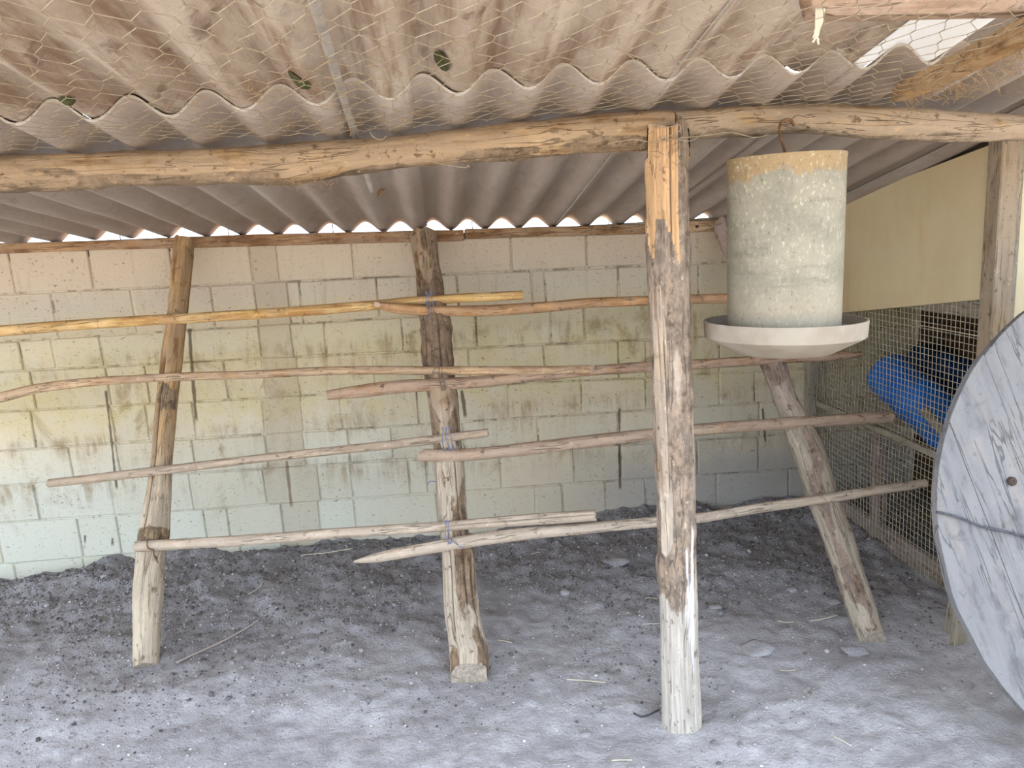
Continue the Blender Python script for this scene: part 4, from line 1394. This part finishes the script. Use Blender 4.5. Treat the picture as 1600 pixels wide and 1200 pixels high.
n_ = 36000
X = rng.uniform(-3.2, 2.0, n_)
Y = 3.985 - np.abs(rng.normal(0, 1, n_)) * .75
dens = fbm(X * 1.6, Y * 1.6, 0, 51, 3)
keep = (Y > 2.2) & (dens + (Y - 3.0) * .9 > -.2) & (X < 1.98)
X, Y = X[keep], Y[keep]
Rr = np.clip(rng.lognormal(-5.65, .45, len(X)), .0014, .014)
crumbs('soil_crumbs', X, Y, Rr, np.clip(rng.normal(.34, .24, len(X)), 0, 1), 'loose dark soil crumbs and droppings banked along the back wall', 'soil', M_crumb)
n_ = 5000
X, Y = rng.uniform(-2.2, 2.0, n_), rng.uniform(1.2, 3.2, n_)
k_ = fbm(X * 2, Y * 2, 0, 52, 3) > -.1
X, Y = X[k_], Y[k_]
Rr = np.clip(rng.lognormal(-5.7, .45, len(X)), .0015, .011)
crumbs('gravel_crumbs', X, Y, Rr, np.clip(rng.normal(.6, .25, len(X)), 0, 1), 'scattered pale grit on the trodden earth in front', 'soil', M_crumb)
n_ = 2200
X, Y = rng.uniform(-2.2, 1.95, n_), rng.uniform(1.4, 3.95, n_)
t = NT('white_fleck', .9)
M_fleck = t.done(lin(214, 208, 204))
crumbs('white_flecks', X, Y, np.clip(rng.lognormal(-6.1, .45, n_), .001, .007), np.ones(n_), 'tiny white droppings and shell flecks over the floor', 'flecks', M_fleck, .4)

def stone(px, py, rx, ry, rz, label, mat=None):
    p = at(px, py, 2, 0.0)
    z = float(floor_z(p[0], p[1]))
    bm = bmesh.new()
    bmesh.ops.create_icosphere(bm, subdivisions=3, radius=1)
    for w in bm.verts:
        c = w.co
        k = 1 + (.22 if mat is None else .5) * float(vnoise(c.x * 1.6 + px, c.y * 1.6, c.z * 1.6, 3)) + .12 * float(vnoise(c.x * 5, c.y * 5 + px, c.z * 5, 4))
        w.co = Vector((c.x * rx * k, c.y * ry * k, c.z * rz * k * .8))
    me = bpy.data.meshes.new('stone')
    bm.to_mesh(me)
    bm.free()
    me.polygons.foreach_set('use_smooth', np.ones(len(me.polygons), bool))
    me.materials.append(mat or M_stone)
    o = bpy.data.objects.new('stone' if mat is None else 'clod', me)
    COL.objects.link(o)
    o.location = (p[0], p[1], z + rz * .3)
    tag(o, label, 'stone' if mat is None else 'clod', 'stones set in the earth floor' if mat is None else 'hard clods of earth')


stone(884, 933, .022, .02, .016, 'round pale stone left of the front post, on dark crumbs')
stone(1238, 921, .022, .018, .014, 'rounded stone in the shade just left of the right leaning pole')
stone(962, 886, .062, .05, .022, 'broad flat clod of earth near the wall, left of the post', M_soil)
stone(1118, 950, .028, .02, .010, 'flat stone just right of the front post')
stone(1303, 937, .025, .02, .014, 'greyish stone touching the left side of the right pole')
stone(1474, 1077, .014, .012, .010, 'small white pebble at the lower right, near the reel end')
stone(1335, 1015, .045, .03, .02, 'lumpy pale clod at the foot of the right pole', M_soil)
stone(700, 918 + 60, .02, .016, .01, 'small grey stone left of the middle pole foot')
stone(1185, 1012, .06, .05, .012, 'wide low hump of hard earth right of the post foot', M_soil)
stone(165, 965 - 55, .02, .016, .012, 'dark pebble by the wall, at the left edge')
stone(915, 1205 - 60, .018, .014, .009, 'tiny pale stone at the bottom middle, left of post')


def straw(pts, r, mat, label, cat='straw', group='straws on the ground', name='straw'):
    P_ = []
    for a, b_ in pts:
        q_ = at(a, b_, 2, 0.0)
        q_[2] = float(floor_z(q_[0], q_[1])) + r + .004
        P_.append(q_)
    tag(tube(name, P_, r, mat, None, 5, .02), label, cat, group)


straw([(885, 1061), (910, 1061), (946, 1066)], .0022, M_straw, 'bright straw on the earth, left of the front post foot')
straw([(1003, 980), (1018, 979), (1031, 976)], .0018, M_straw, 'short straw touching the left side of the front post')
straw([(1215, 968), (1228, 969), (1241, 969)], .0022, M_straw, 'short pale straw midway between the post and right pole')
straw([(1266, 967), (1285, 966), (1308, 961)], .002, M_straw, 'longer pale straw left of the right pole foot')
straw([(1218, 1043), (1230, 1044), (1243, 1044)], .0015, M_straw, 'thin straw below the wide hump of earth')
straw([(1008, 937), (1017, 936), (1027, 937)], .0018, M_straw, 'tiny straw on dark crumbs, left of the post')
straw([(955, 1190), (970, 1189), (988, 1190)], .002, M_straw, 'straw bit at the bottom edge, left of post')
straw([(1300, 1148), (1315, 1155), (1330, 1164)], .0018, M_straw, 'yellowish straw near the bottom right corner')
straw([(472, 873), (505, 872), (552, 868)], .0022, M_straw, 'pale straw lying at the foot of the back wall')
straw([(388, 930), (400, 925), (413, 918)], .002, M_straw, 'short straw on the crumbs right of the left pole')
straw([(1578 - 800, 1002), (790, 1006), (800, 1009)], .0018, M_straw, 'short straw right of the middle pole foot')
straw([(828, 868), (835, 866), (845, 866)], .0018, M_straw, 'curl of straw against the wall under the lowest perch')
straw([(276, 1039), (300, 1026), (345, 1002), (385, 980), (405, 968)], .0055, M_twig, 'long dry grey twig lying right of the left pole foot', 'twig', None, 'twig')
straw([(1030, 1105), (1015, 1113), (1002, 1118), (990, 1114)], .003, M_cable, 'dark curled root scrap at the front post foot', 'twig', None, 'twig')
